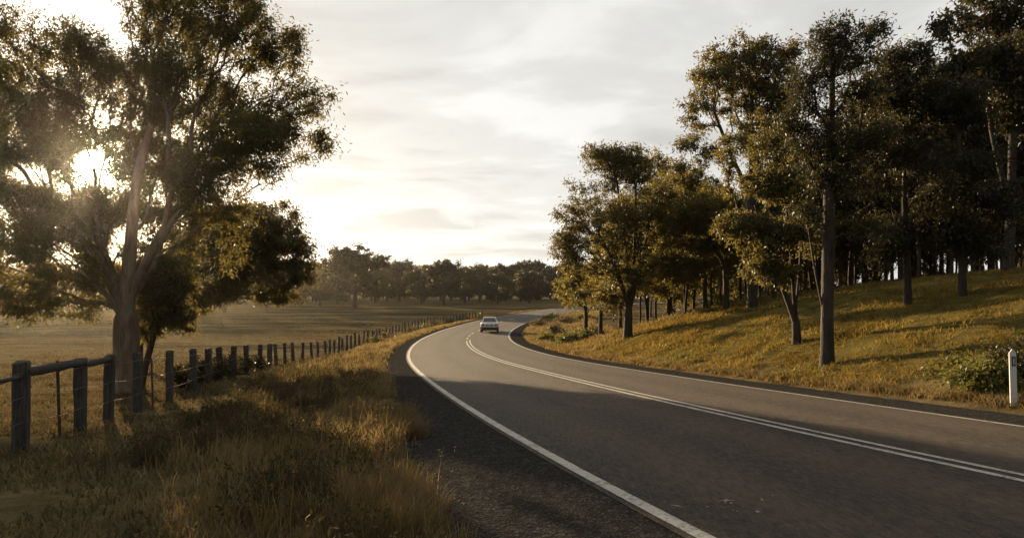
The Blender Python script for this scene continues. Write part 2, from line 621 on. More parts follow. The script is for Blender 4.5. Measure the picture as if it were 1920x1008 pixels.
def terrain(x, y, detail=True):
    shp = np.shape(x)
    x = np.asarray(x, float).ravel()
    y = np.asarray(y, float).ravel()
    lat, s, zr = road_rel(x, y)
    dL = -lat - shoulder_left(s)
    dR = lat - shoulder_right(s)
    zl = np.interp(y, ZLY, ZLZ)
    zrl = np.interp(y, ZRY, ZRZ)
    left = zr - .09 + (zl - zr + .09) * sstep(0, 5, dL)
    P = np.interp(dR, PD, PZ)
    crest = 36.5 + 0.12 * (x - 3)
    T = 1 - sstep(0, 13 + 0.9 * np.maximum(0, x - 3), y - crest)
    right = zr - .09 + (zrl - zr + .09) * sstep(0, 8, dR) * (1 - T) + P * T
    z = np.where(lat < 0, left, right)
    far = sstep(0.2, 3.0, np.maximum(dL, dR))
    if detail:
        z = z + far * (0.30 * fbm(x / 9, y / 9, 3, 3) + 0.16 * fbm(x / 1.6, y / 1.6, 5, 3) * np.where(lat > 0, 1.6, 1.0))
        z = z + sstep(0.0, 0.8, np.maximum(dL, dR)) * 0.05 * fbm(x / .5, y / .5, 8, 2)
    inside = np.maximum(dL, dR)
    z = z - 0.10 * (1 - sstep(-0.7, 0.15, inside)) * 1.0
    return z.reshape(shp)


def at(px, py, ymin=3.0, ymax=420.0):
    """the point of the terrain that the photo pixel shows"""
    Y = np.exp(np.linspace(math.log(ymin), math.log(ymax), 1500))
    X = (px - CX) / F * Y
    Z = H - (py - YH) / F * Y
    g = terrain(X, Y, False)
    hit = np.nonzero(Z <= g)[0]
    i = hit[0] if len(hit) else len(Y) - 1
    return Vector((X[i], Y[i], float(terrain(X[i:i + 1], Y[i:i + 1])[0])))


def on_ground(x, y):
    return Vector((x, y, float(terrain(np.array([x]), np.array([y]))[0])))


# ------------------------------------------------------------------ ground sheet
def graded(lo, hi, near, step, growth):
    c = [0.0]
    st = step
    while c[-1] < hi:
        if c[-1] > near:
            st *= growth
        c.append(c[-1] + st)
    d = [0.0]
    st = step
    while d[-1] > lo:
        if d[-1] < -near:
            st *= growth
        d.append(d[-1] - st)
    return np.array(d[:0:-1] + c)


gx = graded(-1500, 1500, 20, 0.38, 1.06)
gy = graded(-90, 2200, 46, 0.38, 1.04)
GX, GY = np.meshgrid(gx, gy)
GZ = terrain(GX, GY)
nx, ny = len(gx), len(gy)
V = np.stack([GX, GY, GZ], -1).reshape(-1, 3)
i = (np.arange(ny - 1)[:, None] * nx + np.arange(nx - 1)[None, :]).ravel()
q = np.stack([i, i + 1, i + nx + 1, i + nx], -1)
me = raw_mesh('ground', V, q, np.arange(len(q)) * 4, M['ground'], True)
lat_, s_, _ = road_rel(V[:, 0], V[:, 1])
zone = sstep(0.6, 2.2, lat_ - shoulder_right(s_)) * (1 - sstep(38, 60, V[:, 1] - 0.5 * np.maximum(V[:, 0], 0)))
a = me.attributes.new('zone', 'FLOAT', 'POINT')
a.data.foreach_set('value', zone.astype(np.float32))
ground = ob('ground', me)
tag(ground, 'dry grass paddock, roadside verge and wooded bank', kind='structure')


# ------------------------------------------------------------------ road, shoulders, painted lines
def ribbon(name, s_arr, offs, mat, parent=None, lift=0.0, dz=None, jitter=None, attr=False):
    """offs: list of offset arrays (one per s) from left to right"""
    cols = []
    for k, o in enumerate(offs):
        o = np.broadcast_to(np.asarray(o, float), s_arr.shape).copy()
        p = road_pt(s_arr, o)
        p[:, 2] += lift + (0 if dz is None else dz[k])
        cols.append(p)
    A = np.stack(cols, 1)
    n, k = A.shape[:2]
    i = (np.arange(n - 1)[:, None] * k + np.arange(k - 1)[None, :]).ravel()
    q = np.stack([i, i + 1, i + k + 1, i + k], -1)
    me = raw_mesh(name, A.reshape(-1, 3), q, np.arange(len(q)) * 4, mat, True)
    if attr:
        lane = []
        for o in offs:
            o = float(np.mean(o))
            lane.append(max(math.exp(-((abs(o) - c) / 0.45) ** 2) for c in (0.95, 2.6)))
        a = me.attributes.new('lane', 'FLOAT', 'POINT')
        a.data.foreach_set('value', np.tile(np.array(lane, np.float32), n))
    return ob(name, me, parent)


ss = np.arange(-60, 292, 0.5)
road = ribbon('road', ss, [o for o in np.linspace(-WL - .13, WR + .13, 29)], M['asphalt'], attr=True)
tag(road, 'two lane asphalt country road bending to the right', kind='structure')
sf = np.concatenate([np.arange(-60, 2, .5), np.arange(2, 40, .12), np.arange(40, 290, .5)])
jl = 0.55 * fbm(sf / 1.3, sf * 0 + 3, 31, 4) + .18
jr = 0.45 * fbm(sf / 1.1, sf * 0 + 9, 37, 4) + .15
eL, eR = -(shoulder_left(sf) + jl), shoulder_right(sf) + jr
sh = ribbon('shoulder', sf, [eL - .35, eL, eL * .7 + (-WL) * .3, eL * .35 + (-WL) * .65, np.full_like(sf, -WL - .09)], M['gravel'], dz=[-.16, -.075, -.05, -.02, -.006])
tag(sh, 'dark gravel shoulder on the paddock side of the road', kind='structure')
sh = ribbon('shoulder', sf, [np.full_like(sf, WR + .09), eR * .5 + WR * .5, eR, eR + .35], M['gravel'], dz=[-.006, -.03, -.07, -.16])
tag(sh, 'narrow gravel shoulder along the foot of the wooded bank', kind='structure')


def line(s0, s1, off, w):
    s = np.arange(s0, s1 + .01, 0.12 if s1 < 60 else .4)
    e = 0.006 * (np.random.default_rng(int(abs(off * 100)) + int(s0 + 100)).random(len(s)) - .5)
    return ribbon('edge_line' if abs(off) > 1 else 'centre_line', s, [off - w / 2 + e, off + w / 2 + e], M['paint'], road, lift=0.005)


line(-50, 40, -WL, 0.125)
line(40, 285, -WL, 0.13)
line(-50, 40, WR, 0.075)
line(40, 285, WR, 0.09)
line(-50, 46, -.115, 0.09)
line(-50, 47.5, .115, 0.09)
for k in range(3):
    line(48.5 + k * 4.2, 51 + k * 4.2, -.12, .11)
for k in range(26):
    line(63 + k * 8, 66.5 + k * 8, 0, .12)

# ------------------------------------------------------------------ trees


def lobe_tips(rng, lobes, n, Y0, depth=1.0, shell=0.45):
    """lobes: (photo x, photo y, rx, ry[, depth offset m, weight]) at distance Y0 -> points"""
    w = np.array([(l[2] * l[3]) * (l[5] if len(l) > 5 else 1.0) for l in lobes], float)
    cnt = np.maximum(2, np.round(n * w / w.sum()).astype(int))
    out = []
    for l, c in zip(lobes, cnt):
        yy = Y0 + (l[4] if len(l) > 4 else 0.0)
        sx, sz = l[2] * yy / F, l[3] * yy / F
        sy = 0.5 * (sx + sz) * depth
        d = rng.normal(size=(c, 3))
        d /= np.linalg.norm(d, axis=1)[:, None]
        wob = 1 + .55 * fbm(d[:, 0] * 2.2 + l[0] * .13, d[:, 2] * 2.2 + d[:, 1] * 1.3 + l[1] * .11, int(abs(l[0])) % 97, 2)
        r = (shell + (1 - shell) * rng.random(c) ** 0.6) * (0.84 + 0.32 * rng.random(c)) * wob
        p = d * r[:, None] * np.array([sx, sy, sz])
        p += np.array([(l[0] - CX) / F * yy, yy, H - (l[1] - YH) / F * yy])
        out.append(p)
    return np.concatenate(out)


def thin(p, scale, thr, seed):
    """open irregular gaps in a crown"""
    v = fbm((p[:, 0] + p[:, 1] * .6) / scale, p[:, 2] / scale, seed, 2) + .6 * fbm((p[:, 1] - p[:, 0] * .5) / scale, p[:, 2] / scale * 1.1, seed + 5, 2)
    return p[v > thr]


def grow(rng, trunks, tips, alpha=0.45, step=0.3, r_base=0.35, r_tip=0.012, ang=0.7, down=0.5, sag=0.0):
    """join every tip to the nearest good place on the growing skeleton; trunks: list of polylines (first node = base)"""
    cap = 4000 + int(len(tips) * 40)
    P = np.zeros((cap, 3))
    D = np.zeros((cap, 3))
    L = np.zeros(cap)
    par = -np.ones(cap, int)
    ok = np.zeros(cap, bool)
    n = 0
    chains = []
    for pts, fork, attach in trunks:
        pts = np.asarray(pts, float)
        seg = np.linalg.norm(np.diff(pts, axis=0), axis=1)
        t = np.concatenate([[0], np.cumsum(seg)])
        m = max(3, int(t[-1] / 0.25))
        tt = np.linspace(0, t[-1], m)
        q = np.stack([np.interp(tt, t, pts[:, k]) for k in range(3)], 1)
        for _ in range(3):
            q[1:-1] = (q[:-2] + 2 * q[1:-1] + q[2:]) / 4
        ids = []
        p0 = -1
        if attach is not None and n:
            p0 = int(np.argmin(np.linalg.norm(P[:n] - q[0], axis=1)))
            ids.append(p0)
        for k in range(m):
            P[n] = q[k]
            par[n] = p0
            L[n] = tt[k] + (L[p0] if (k == 0 and p0 >= 0) else (L[ids[0]] if attach is not None and ids else 0))
            D[n] = (q[min(k + 1, m - 1)] - q[max(k - 1, 0)])
            D[n] /= np.linalg.norm(D[n]) + 1e-9
            ok[n] = tt[k] >= fork
            ids.append(n)
            p0 = n
            n += 1
        chains.append(ids)
    top = P[chains[0][-1]]
    c0 = P[:n][ok[:n]].mean(0) if ok[:n].any() else top
    order = np.argsort(np.linalg.norm(tips - c0, axis=1))
    cnt = np.zeros(cap)
    tipn = []
    for ti in order:
        tip = tips[ti]
        vec = tip - P[:n]
        dist = np.linalg.norm(vec, axis=1) + 1e-6
        cos = (vec * D[:n]).sum(1) / dist
        cost = dist * (1 + ang * (1 - cos)) + alpha * L[:n] + down * np.maximum(0, -vec[:, 2]) + np.where(ok[:n], 0, 1e6)
        b = int(cost.argmin())
        d = dist[b]
        k = max(2, int(math.ceil(d / step)))
        tdir = vec[b] / d
        c1 = P[b] + (D[b] * .55 + tdir * .45 + np.array([0, 0, .12])) * d * .5 + rng.normal(size=3) * d * .06
        t = (np.arange(1, k + 1) / k)[:, None]
        q = (1 - t) ** 2 * P[b] + 2 * t * (1 - t) * c1 + t ** 2 * tip
        q[:-1] += rng.normal(size=(k - 1, 3)) * step * .09
        ids = [b]
        p0 = b
        for j in range(k):
            P[n] = q[j]
            par[n] = p0
            dv = q[j] - P[p0]
            D[n] = dv / (np.linalg.norm(dv) + 1e-9)
            L[n] = L[p0] + np.linalg.norm(dv)
            ok[n] = True
            ids.append(n)
            p0 = n
            n += 1
        cnt[p0] += 1
        tipn.append(p0)
        chains.append(ids)
    for k in range(n - 1, -1, -1):
        cnt[k] = max(cnt[k], 0.6)
        if par[k] >= 0:
            cnt[par[k]] += cnt[k] if cnt[k] >= 1 else 0
    e = math.log(r_base / r_tip) / math.log(max(4, len(tips)))
    rad = r_tip * np.maximum(cnt, 0.5) ** e
    out = []
    for ids in chains:
        rr = rad[ids].copy()
        if par[ids[0]] >= 0 or len(out):
            rr[0] = min(rr[0], rr[1] * 1.25)
        out.append((P[ids].copy(), rr))
    return out, P[tipn], D[tipn]


def flare(chain, h=0.9, k=0.55):
    P, r = chain
    z = P[:, 2] - P[0, 2]
    r *= 1 + k * np.exp(-z / h * 2.2)
    return P, r


def leaves(rng, tips, dirs, per, L, W, spread, droop=0.6, keep=None, vflat=0.75):
    n = len(tips) * per
    c = np.repeat(tips, per, 0)
    o = np.repeat(dirs, per, 0)
    sc_ = np.repeat(0.65 + 0.7 * rng.random(len(tips)), per)[:, None]
    d = rng.normal(size=(n, 3))
    d /= np.linalg.norm(d, axis=1)[:, None]
    rr = np.minimum(np.abs(rng.normal(size=(n, 1))) * .62, 1.15)
    p = c + d * rr * spread * sc_ * np.array([1, 1, vflat]) - o * spread * 0.5 * rng.random((n, 1))
    if keep is not None:
        m = keep(p)
        p, d, o = p[m], d[m], o[m]
        n = len(p)
    ax = rng.normal(size=(n, 3)) * .8 + d * .35 + o * .25 + np.array([0, 0, -droop])
    ax /= np.linalg.norm(ax, axis=1)[:, None]
    sd = np.cross(ax, rng.normal(size=(n, 3)))
    sd /= np.linalg.norm(sd, axis=1)[:, None] + 1e-9
    l = (L * (0.65 + 0.7 * rng.random(n)))[:, None]
    w = (W * (0.65 + 0.7 * rng.random(n)))[:, None]
    V = np.stack([p, p + ax * l * .42 + sd * w * .5, p + ax * l, p + ax * l * .42 - sd * w * .5], 1).reshape(-1, 3)
    return V, np.arange(n * 4), np.arange(n) * 4


def sides(r):
    return 12 if r > .16 else 8 if r > .07 else 5 if r > .025 else 3


def make_tree(name, base, trunks, tips, rng, leaf, bark, per, L, W, spread, label, group=None, r_base=.3, alpha=.45, step=.3,
              ang=.7, down=.5, droop=.6, keep=None, keep_wood=None, r_tip=.012, flare_h=.9, cat='tree', floor=.6):
    chains, tp, td = grow(rng, trunks, tips, alpha, step, r_base, r_tip, ang, down)
    P0, r0 = chains[0]
    tl = np.linspace(0, 1, len(r0))
    chains[0] = flare((P0, np.maximum(r0, r_base * floor * (1 - tl * .85))), flare_h)
    base = np.array(base)
    if keep_wood is not None:
        chains = [c for k, c in enumerate(chains) if k < len(trunks) or keep_wood(c[0]).mean() > 0.6]
    V, lo, st = tubes(chains, sides)
    root = ob(name, None, None, Vector(base))
    root.empty_display_size = .3
    t = ob('trunk', raw_mesh('trunk', V - base, lo, st, M[bark], True), root)
    V, lo, st = leaves(rng, tp, td, per, L, W, spread, droop, keep)
    c = ob('crown', raw_mesh('crown', V - base, lo, st, M[leaf]), root)
    tag(root, label, cat, group)
    return root


def copy_thing(root, loc, rz=0, s=1.0, label=None, group=None):
    r = root.copy()
    COL.objects.link(r)
    r.location = loc
    r.rotation_euler = (0, 0, rz)
    r.scale = s if isinstance(s, tuple) else (s, s, s)
    if label:
        r['label'] = label
    if group:
        r['group'] = group
    for ch in root.children:
        c = ch.copy()
        COL.objects.link(c)
        c.parent = r
        for g in ch.children:
            d = g.copy()
            COL.objects.link(d)
            d.parent = c
    return r


def px(x, y, Y):
    return np.array([(x - CX) / F * Y, Y, H - (y - YH) / F * Y])


# --- the big gum by the fence, the low sun behind it
rng = np.random.default_rng(11)
YB = 20.0
bb = on_ground((238 - CX) / F * YB, YB)
lobes = [(330, 40, 105, 85, 0), (300, -70, 130, 70, 0.5), (440, -20, 70, 60, -.5), (455, 70, 75, 65, -.6), (515, 125, 65, 50, .4), (565, 185, 66, 42, 0), (552, 78, 28, 22, .3, 1.5),
         (480, 265, 90, 62, -1.2), (608, 263, 17, 26, 0, 1.6), (545, 318, 44, 36, .6), (380, 205, 105, 85, 1.2), (390, 330, 85, 60, -1.0), (470, 200, 60, 50, 1.5),
         (85, 75, 85, 48, 0), (150, 78, 48, 44, -.8), (15, 60, 60, 50, .5), (55, 175, 85, 65, -1.0), (160, 175, 66, 56, .8), (250, 150, 60, 60, 1.2), (255, 290, 66, 70, 1.6),
         (45, 330, 76, 55, .4), (-60, 150, 90, 90, 0), (-70, 330, 80, 90, .5), (60, 450, 90, 55, -.8), (120, 530, 80, 45, -.4), (50, 565, 60, 45, -1.3), (170, 420, 60, 50, .8), (-60, 500, 80, 60, 0),
         (330, 420, 70, 50, 1.5), (165, 600, 40, 26, -.6), (310, 300, 70, 60, 1.8), (330, 130, 80, 60, -1.6), (420, 400, 70, 40, .5), (100, 250, 70, 50, 1.5), (250, 400, 60, 50, 1.8), (130, 260, 80, 50, -1.2), (10, 250, 70, 60, -.4), (110, 400, 80, 60, .5), (20, 420, 70, 60, -.5), (205, 350, 56, 60, 1.8), (310, 360, 66, 60, 1.6), (205, 250, 56, 40, 1.5), (290, 220, 80, 60, 1), (430, 300, 76, 50, 1.2), (520, 240, 60, 40, -.6), (200, 120, 50, 40, 1), (210, 480, 70, 50, 1.6), (140, 480, 70, 50, 1.2), (300, 480, 50, 50, 1.6), (400, 478, 66, 36, -.3, .5), (150, 375, 60, 32, .3, 1.5), (110, 300, 36, 40, -1.4, 1.5), (215, 385, 36, 40, 1.2), (75, 320, 66, 48, .9, 1.6), (95, 365, 60, 36, -.6, 1.4), (0, 320, 50, 50, -.8)]
tips = thin(lobe_tips(rng, lobes, 3500, YB, 1.15, .25), .75, -.15, 1)
b0 = np.array(bb)
trunk = [b0 - [0, 0, .25], b0 + [0, 0, .6], px(236, 600, YB), px(243, 480, YB), px(256, 330, YB + .2), px(300, 180, YB + .4), px(330, 70, YB + .3)]
st1 = [px(240, 560, YB), px(300, 440, YB - .4), px(400, 330, YB - .6), px(480, 270, YB - .8)]
st2 = [px(238, 590, YB), px(190, 470, YB + .5), px(140, 360, YB + .9), px(85, 230, YB + .7), px(60, 120, YB + .4)]
st3 = [px(243, 500, YB), px(330, 330, YB + .8), px(410, 190, YB + 1), px(480, 90, YB + .6)]
st4 = [px(239, 580, YB), px(200, 530, YB - 1), px(130, 500, YB - 1.4), px(70, 480, YB - 1.4)]

st5 = [px(238, 600, YB), px(222, 480, YB - .6), px(236, 330, YB - 1.0), px(255, 200, YB - 1.2)]
st6 = [px(241, 560, YB), px(320, 470, YB + 1.0), px(430, 390, YB + 1.6), px(520, 330, YB + 1.2)]


def sun_gap(p):
    u = CX + F * p[:, 0] / p[:, 1]
    v = YH - F * (p[:, 2] - H) / p[:, 1]
    d = np.hypot((u - 172) / 1.0, (v - 303) / 0.92)
    pr = sstep(20, 46, d)
    return np.random.default_rng(5).random(len(p)) < pr


make_tree('gum_tree', bb, [(trunk, 1.9, None), (st1, .5, 1), (st2, .8, 1), (st4, .6, 1), (st6, .6, 1)], tips, rng, 'gum_leaf', 'pale_bark', 76, .122, .038, .42,
          'huge spreading gum tree beside the timber fence with the low sun shining through it', r_base=.34, r_tip=.0045, alpha=.7, step=.3, ang=.8, down=.35,
          droop=.75, floor=.78, keep=sun_gap, keep_wood=lambda P: np.hypot(CX + F * P[:, 0] / P[:, 1] - 172, YH - F * (P[:, 2] - H) / P[:, 1] - 303) > 18)

# --- the dark rounded tree behind it
rng = np.random.default_rng(12)
Y2 = 33.0
b2 = on_ground((258 - CX) / F * Y2, Y2)
lobes = [(480, 425, 80, 55, 0), (535, 470, 50, 50, .4), (430, 470, 60, 50, -.6), (490, 515, 84, 40, 0), (400, 420, 45, 45, .5), (565, 505, 25, 28, 0), (360, 480, 45, 50, 1), (420, 545, 50, 30, -.6), (360, 560, 44, 30, .5), (520, 550, 40, 22, .6)]
tips = lobe_tips(rng, lobes, 800, Y2, 1.2, .3)
b0 = np.array(b2)
make_tree('gum_tree', b2, [([b0 - [0, 0, .2], b0 + [0, 0, 1.0], px(275, 600, Y2), px(340, 530, Y2), px(460, 445, Y2)], 1.4, None)], tips, rng, 'gum_leaf', 'dark_bark', 85, .16, .06, .42,
          'dark rounded tree standing behind the right limbs of the huge gum', r_base=.20, r_tip=.008, droop=.6)

# --- the leafy sapling at the foot of the big gum
rng = np.random.default_rng(13)
Y3 = 21.0
b3 = on_ground((262 - CX) / F * Y3, Y3)
lobes = [(305, 560, 56, 56, 0), (340, 600, 28, 28, 0), (285, 510, 40, 44, .4), (330, 515, 40, 40, -.4), (280, 600, 28, 34, .3)]
tips = lobe_tips(rng, lobes, 300, Y3, 1.0, .3)
b0 = np.array(b3)
make_tree('sapling', b3, [([b0 - [0, 0, .1], b0 + [.1, 0, .5], px(285, 640, Y3), px(305, 580, Y3), px(308, 540, Y3)], .7, None)], tips, rng, 'gum_leaf', 'dark_bark', 80, .11, .04, .26,
          'small dark leafy tree leaning out from the foot of the huge gum', r_base=.085, r_tip=.008, droop=.8)


# --- the trees of the right hand bank
def right_tree(seed, bx_, by_, lobes, n, stems, label, leaf='gum_leaf', bark='dark_bark', per=110, L=.19, W=.075, spread=.6, r_base=.25, fork=3.0, Y=None, depth=1.1, alpha=.3, keep=None, name='gum_tree', group=None, droop=.6, ang=.8, thr=-.025):
    rng = np.random.default_rng(seed)
    b = at(bx_, by_) if Y is None else on_ground((bx_ - CX) / F * Y, Y)
    Yt = b.y
    tips = thin(lobe_tips(rng, lobes, int(n * 2.6), Yt, depth, .2), .045 * Yt ** .9, thr, seed)
    b0 = np.array(b)
    tr = []
    for k, stm in enumerate(stems):
        pts = [px(x, y, Yt + (dy if len(p_) > 2 else 0)) for p_ in stm for (x, y, dy) in [(p_[0], p_[1], p_[2] if len(p_) > 2 else 0)]]
        if k == 0:
            pts = [b0 - [0, 0, .25], b0 + [0, 0, .3]] + pts
            tr.append((pts, fork, None))
        else:
            tr.append((pts, .6, 1))
    return make_tree(name, b, tr, tips, rng, leaf, bark, int(per * .5), L * .85, W * .82, spread * .62, label, group, r_base=r_base * .68, r_tip=.005, alpha=alpha + .2, step=.4, keep=keep, droop=droop, ang=ang)


right_tree(21, 1177, 612, [(1140, 315, 62, 36), (1190, 320, 40, 40), (1095, 360, 46, 44), (1065, 410, 34, 34), (1120, 430, 62, 52, 1), (1190, 410, 60, 60, -1), (1235, 380, 36, 50),
                           (1100, 500, 56, 44), (1190, 500, 60, 46), (1150, 380, 70, 50, 1.5), (1240, 480, 34, 46), (1060, 470, 26, 30), (1090, 555, 40, 22, -1), (1150, 560, 50, 24, 1), (1230, 545, 40, 26, .5), (1130, 285, 46, 20), (1175, 290, 40, 20), (1050, 440, 30, 34)], 760,
           [[(1180, 560), (1176, 490), (1165, 400), (1155, 330)], [(1181, 580), (1200, 500), (1222, 400)], [(1179, 575), (1150, 490), (1110, 410), (1080, 380)], [(1180, 590), (1190, 480), (1192, 350)]],
           'many stemmed spreading tree at the end of the grassy bank beside the low bushes', Y=36.5, per=88, L=.18, W=.066, spread=.62, r_base=.30, fork=.8, thr=-.07)
right_tree(22, 1410, 578, [(1400, 95, 62, 36), (1350, 140, 56, 48), (1440, 150, 52, 52), (1310, 210, 38, 44), (1380, 200, 70, 50, 1), (1300, 290, 36, 42), (1345, 300, 46, 50), (1430, 250, 46, 52, -1), (1480, 110, 30, 34), (1470, 200, 30, 44)], 480,
           [[(1410, 500), (1408, 400), (1409, 300), (1408, 180), (1404, 90)], [(1409, 370), (1370, 290), (1335, 200)], [(1409, 330), (1440, 240), (1452, 160)]],
           'tall airy gum on the crest of the bank with a high open crown', per=70, L=.20, W=.075, spread=.62, r_base=.30, fork=5.0)
right_tree(23, 1362, 568, [(1290, 390, 36, 60), (1330, 420, 46, 60), (1375, 440, 40, 50), (1300, 480, 46, 40), (1355, 500, 50, 34), (1270, 330, 26, 40), (1255, 440, 30, 44), (1285, 510, 46, 26), (1240, 500, 34, 26)], 340,
           [[(1361, 520), (1358, 460), (1345, 390), (1330, 340)], [(1360, 500), (1320, 430), (1290, 370)]],
           'slender crooked tree with thin golden leaves beside the tall airy gum', leaf='olive_leaf', per=100, L=.20, W=.075, spread=.62, r_base=.20, fork=2.0, thr=-.10, Y=35)
right_tree(24, 1551, 682, [(1562, 65, 50, 38), (1540, 120, 46, 40), (1600, 100, 40, 40), (1510, 170, 40, 44), (1570, 190, 60, 50), (1620, 170, 36, 44), (1530, 260, 50, 50), (1600, 270, 50, 52), (1560, 330, 60, 40), (1640, 60, 34, 28), (1490, 230, 36, 46), (1650, 260, 40, 60), (1610, 380, 50, 50), (1520, 400, 44, 44), (1640, 440, 40, 44)], 520,
           [[(1551, 580), (1553, 460), (1556, 330), (1560, 190), (1562, 70)], [(1550, 610), (1530, 520), (1512, 400)]],
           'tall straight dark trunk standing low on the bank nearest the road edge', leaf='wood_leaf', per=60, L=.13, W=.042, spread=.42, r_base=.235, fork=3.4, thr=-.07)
right_tree(25, 1494, 643, [(1450, 290, 56, 52), (1400, 350, 50, 56), (1480, 360, 60, 60), (1420, 430, 56, 50), (1500, 440, 50, 60), (1380, 290, 36, 40), (1440, 500, 50, 36), (1370, 410, 30, 44)], 420,
           [[(1490, 580), (1484, 480), (1475, 380), (1460, 300)], [(1490, 600), (1462, 520), (1430, 430), (1405, 350)], [(1491, 590), (1500, 500), (1505, 420)]],
           'tree with low forking stems between the crest gum and the straight trunk', leaf='gum_leaf', per=95, L=.15, W=.058, spread=.45, r_base=.17, fork=1.2)
right_tree(26, 1890, 560, [(1850, 60, 80, 60), (1900, 0, 110, 60), (1790, 50, 40, 34), (1880, 140, 90, 60), (1960, 90, 90, 80), (1920, 200, 80, 60), (1830, 130, 60, 44), (2000, 200, 60, 90), (1780, 130, 40, 30)], 420,
           [[(1893, 460), (1897, 330), (1900, 200), (1902, 80)], [(1895, 400), (1860, 250), (1845, 120)]],
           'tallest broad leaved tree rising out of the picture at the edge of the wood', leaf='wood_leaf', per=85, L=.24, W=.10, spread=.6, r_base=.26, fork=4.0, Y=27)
right_tree(28, 1702, 572, [(1700, 105, 66, 40), (1655, 170, 56, 54), (1735, 190, 54, 54), (1690, 270, 70, 60), (1745, 330, 50, 60), (1640, 330, 44, 56), (1700, 410, 70, 50), (1660, 470, 44, 36)], 440,
           [[(1700, 480), (1696, 380), (1700, 260), (1702, 130)], [(1700, 480), (1672, 390), (1655, 280)]],
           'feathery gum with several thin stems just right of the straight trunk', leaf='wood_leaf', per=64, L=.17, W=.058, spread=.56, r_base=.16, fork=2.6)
right_tree(29, 1805, 556, [(1790, 190, 64, 56), (1755, 270, 56, 56), (1840, 260, 60, 60), (1800, 350, 70, 60), (1870, 370, 50, 60), (1770, 430, 50, 44), (1840, 450, 50, 40)], 420,
           [[(1803, 470), (1800, 380), (1798, 280), (1795, 190)], [(1804, 480), (1830, 380), (1845, 270)]],
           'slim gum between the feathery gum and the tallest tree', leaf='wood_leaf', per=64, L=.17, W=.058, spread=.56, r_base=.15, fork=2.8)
right_tree(30, 1322, 578, [(1290, 320, 44, 40), (1330, 370, 46, 46), (1275, 390, 40, 46), (1310, 450, 50, 44), (1350, 470, 40, 36), (1300, 270, 30, 26)], 300,
           [[(1322, 520), (1318, 450), (1310, 380), (1298, 300)], [(1321, 500), (1340, 430), (1350, 370)]],
           'thin stemmed airy tree standing just behind the slender crooked one', leaf='gum_leaf', Y=38, per=80, L=.19, W=.066, spread=.62, r_base=.17, fork=1.8)
right_tree(31, 1452, 560, [(1440, 330, 40, 44), (1470, 400, 40, 46), (1430, 440, 36, 40), (1480, 290, 30, 36), (1455, 240, 30, 30)], 260,
           [[(1452, 490), (1450, 420), (1455, 330), (1458, 250)], [(1452, 500), (1436, 420), (1432, 350)], [(1452, 510), (1472, 430), (1480, 320)]],
           'very thin triple stemmed tree behind the tree with low forking stems', leaf='gum_leaf', Y=34, per=70, L=.17, W=.06, spread=.56, r_base=.14, fork=1.6)
right_tree(27, 1255, 590, [(1240, 300, 40, 24), (1250, 350, 50, 50), (1280, 420, 46, 60), (1240, 450, 40, 50), (1260, 520, 60, 36), (1300, 330, 30, 50)], 260,
           [[(1256, 530), (1258, 450), (1255, 380), (1250, 320)], [(1257, 520), (1280, 440), (1290, 380)]],
           'leafy tree filling the gap behind the many stemmed tree', leaf='olive_leaf', Y=49, per=90, L=.22, W=.085, spread=.75, r_base=.24, fork=1.2)

for k, (x_, y_, Y_, hgt, lab) in enumerate([(1098, 622, 50, 90, 'stunted little tree with a thin dark trunk among the low bushes'), (1126, 615, 52, 120, 'dark slender tree standing between the low bushes and the many stemmed tree'),
                                            (1163, 600, 60, 130, 'thin leaning tree just left of the many stemmed trunk'), (1214, 590, 66, 110, 'small forked tree in the hollow behind the bank')]):
    right_tree(40 + k, x_, y_, [(x_ - 22, y_ - hgt, 34, 26), (x_ + 22, y_ - hgt * .9, 34, 26), (x_, y_ - hgt * 1.15, 36, 30), (x_ - 30, y_ - hgt * .75, 24, 18)], 110,
               [[(x_ + 1, y_ - hgt * .4), (x_ - 2, y_ - hgt * .7), (x_, y_ - hgt)]], lab, leaf='olive_leaf', Y=Y_, per=90, L=.22, W=.09, spread=.6, r_base=.20, fork=1.6)


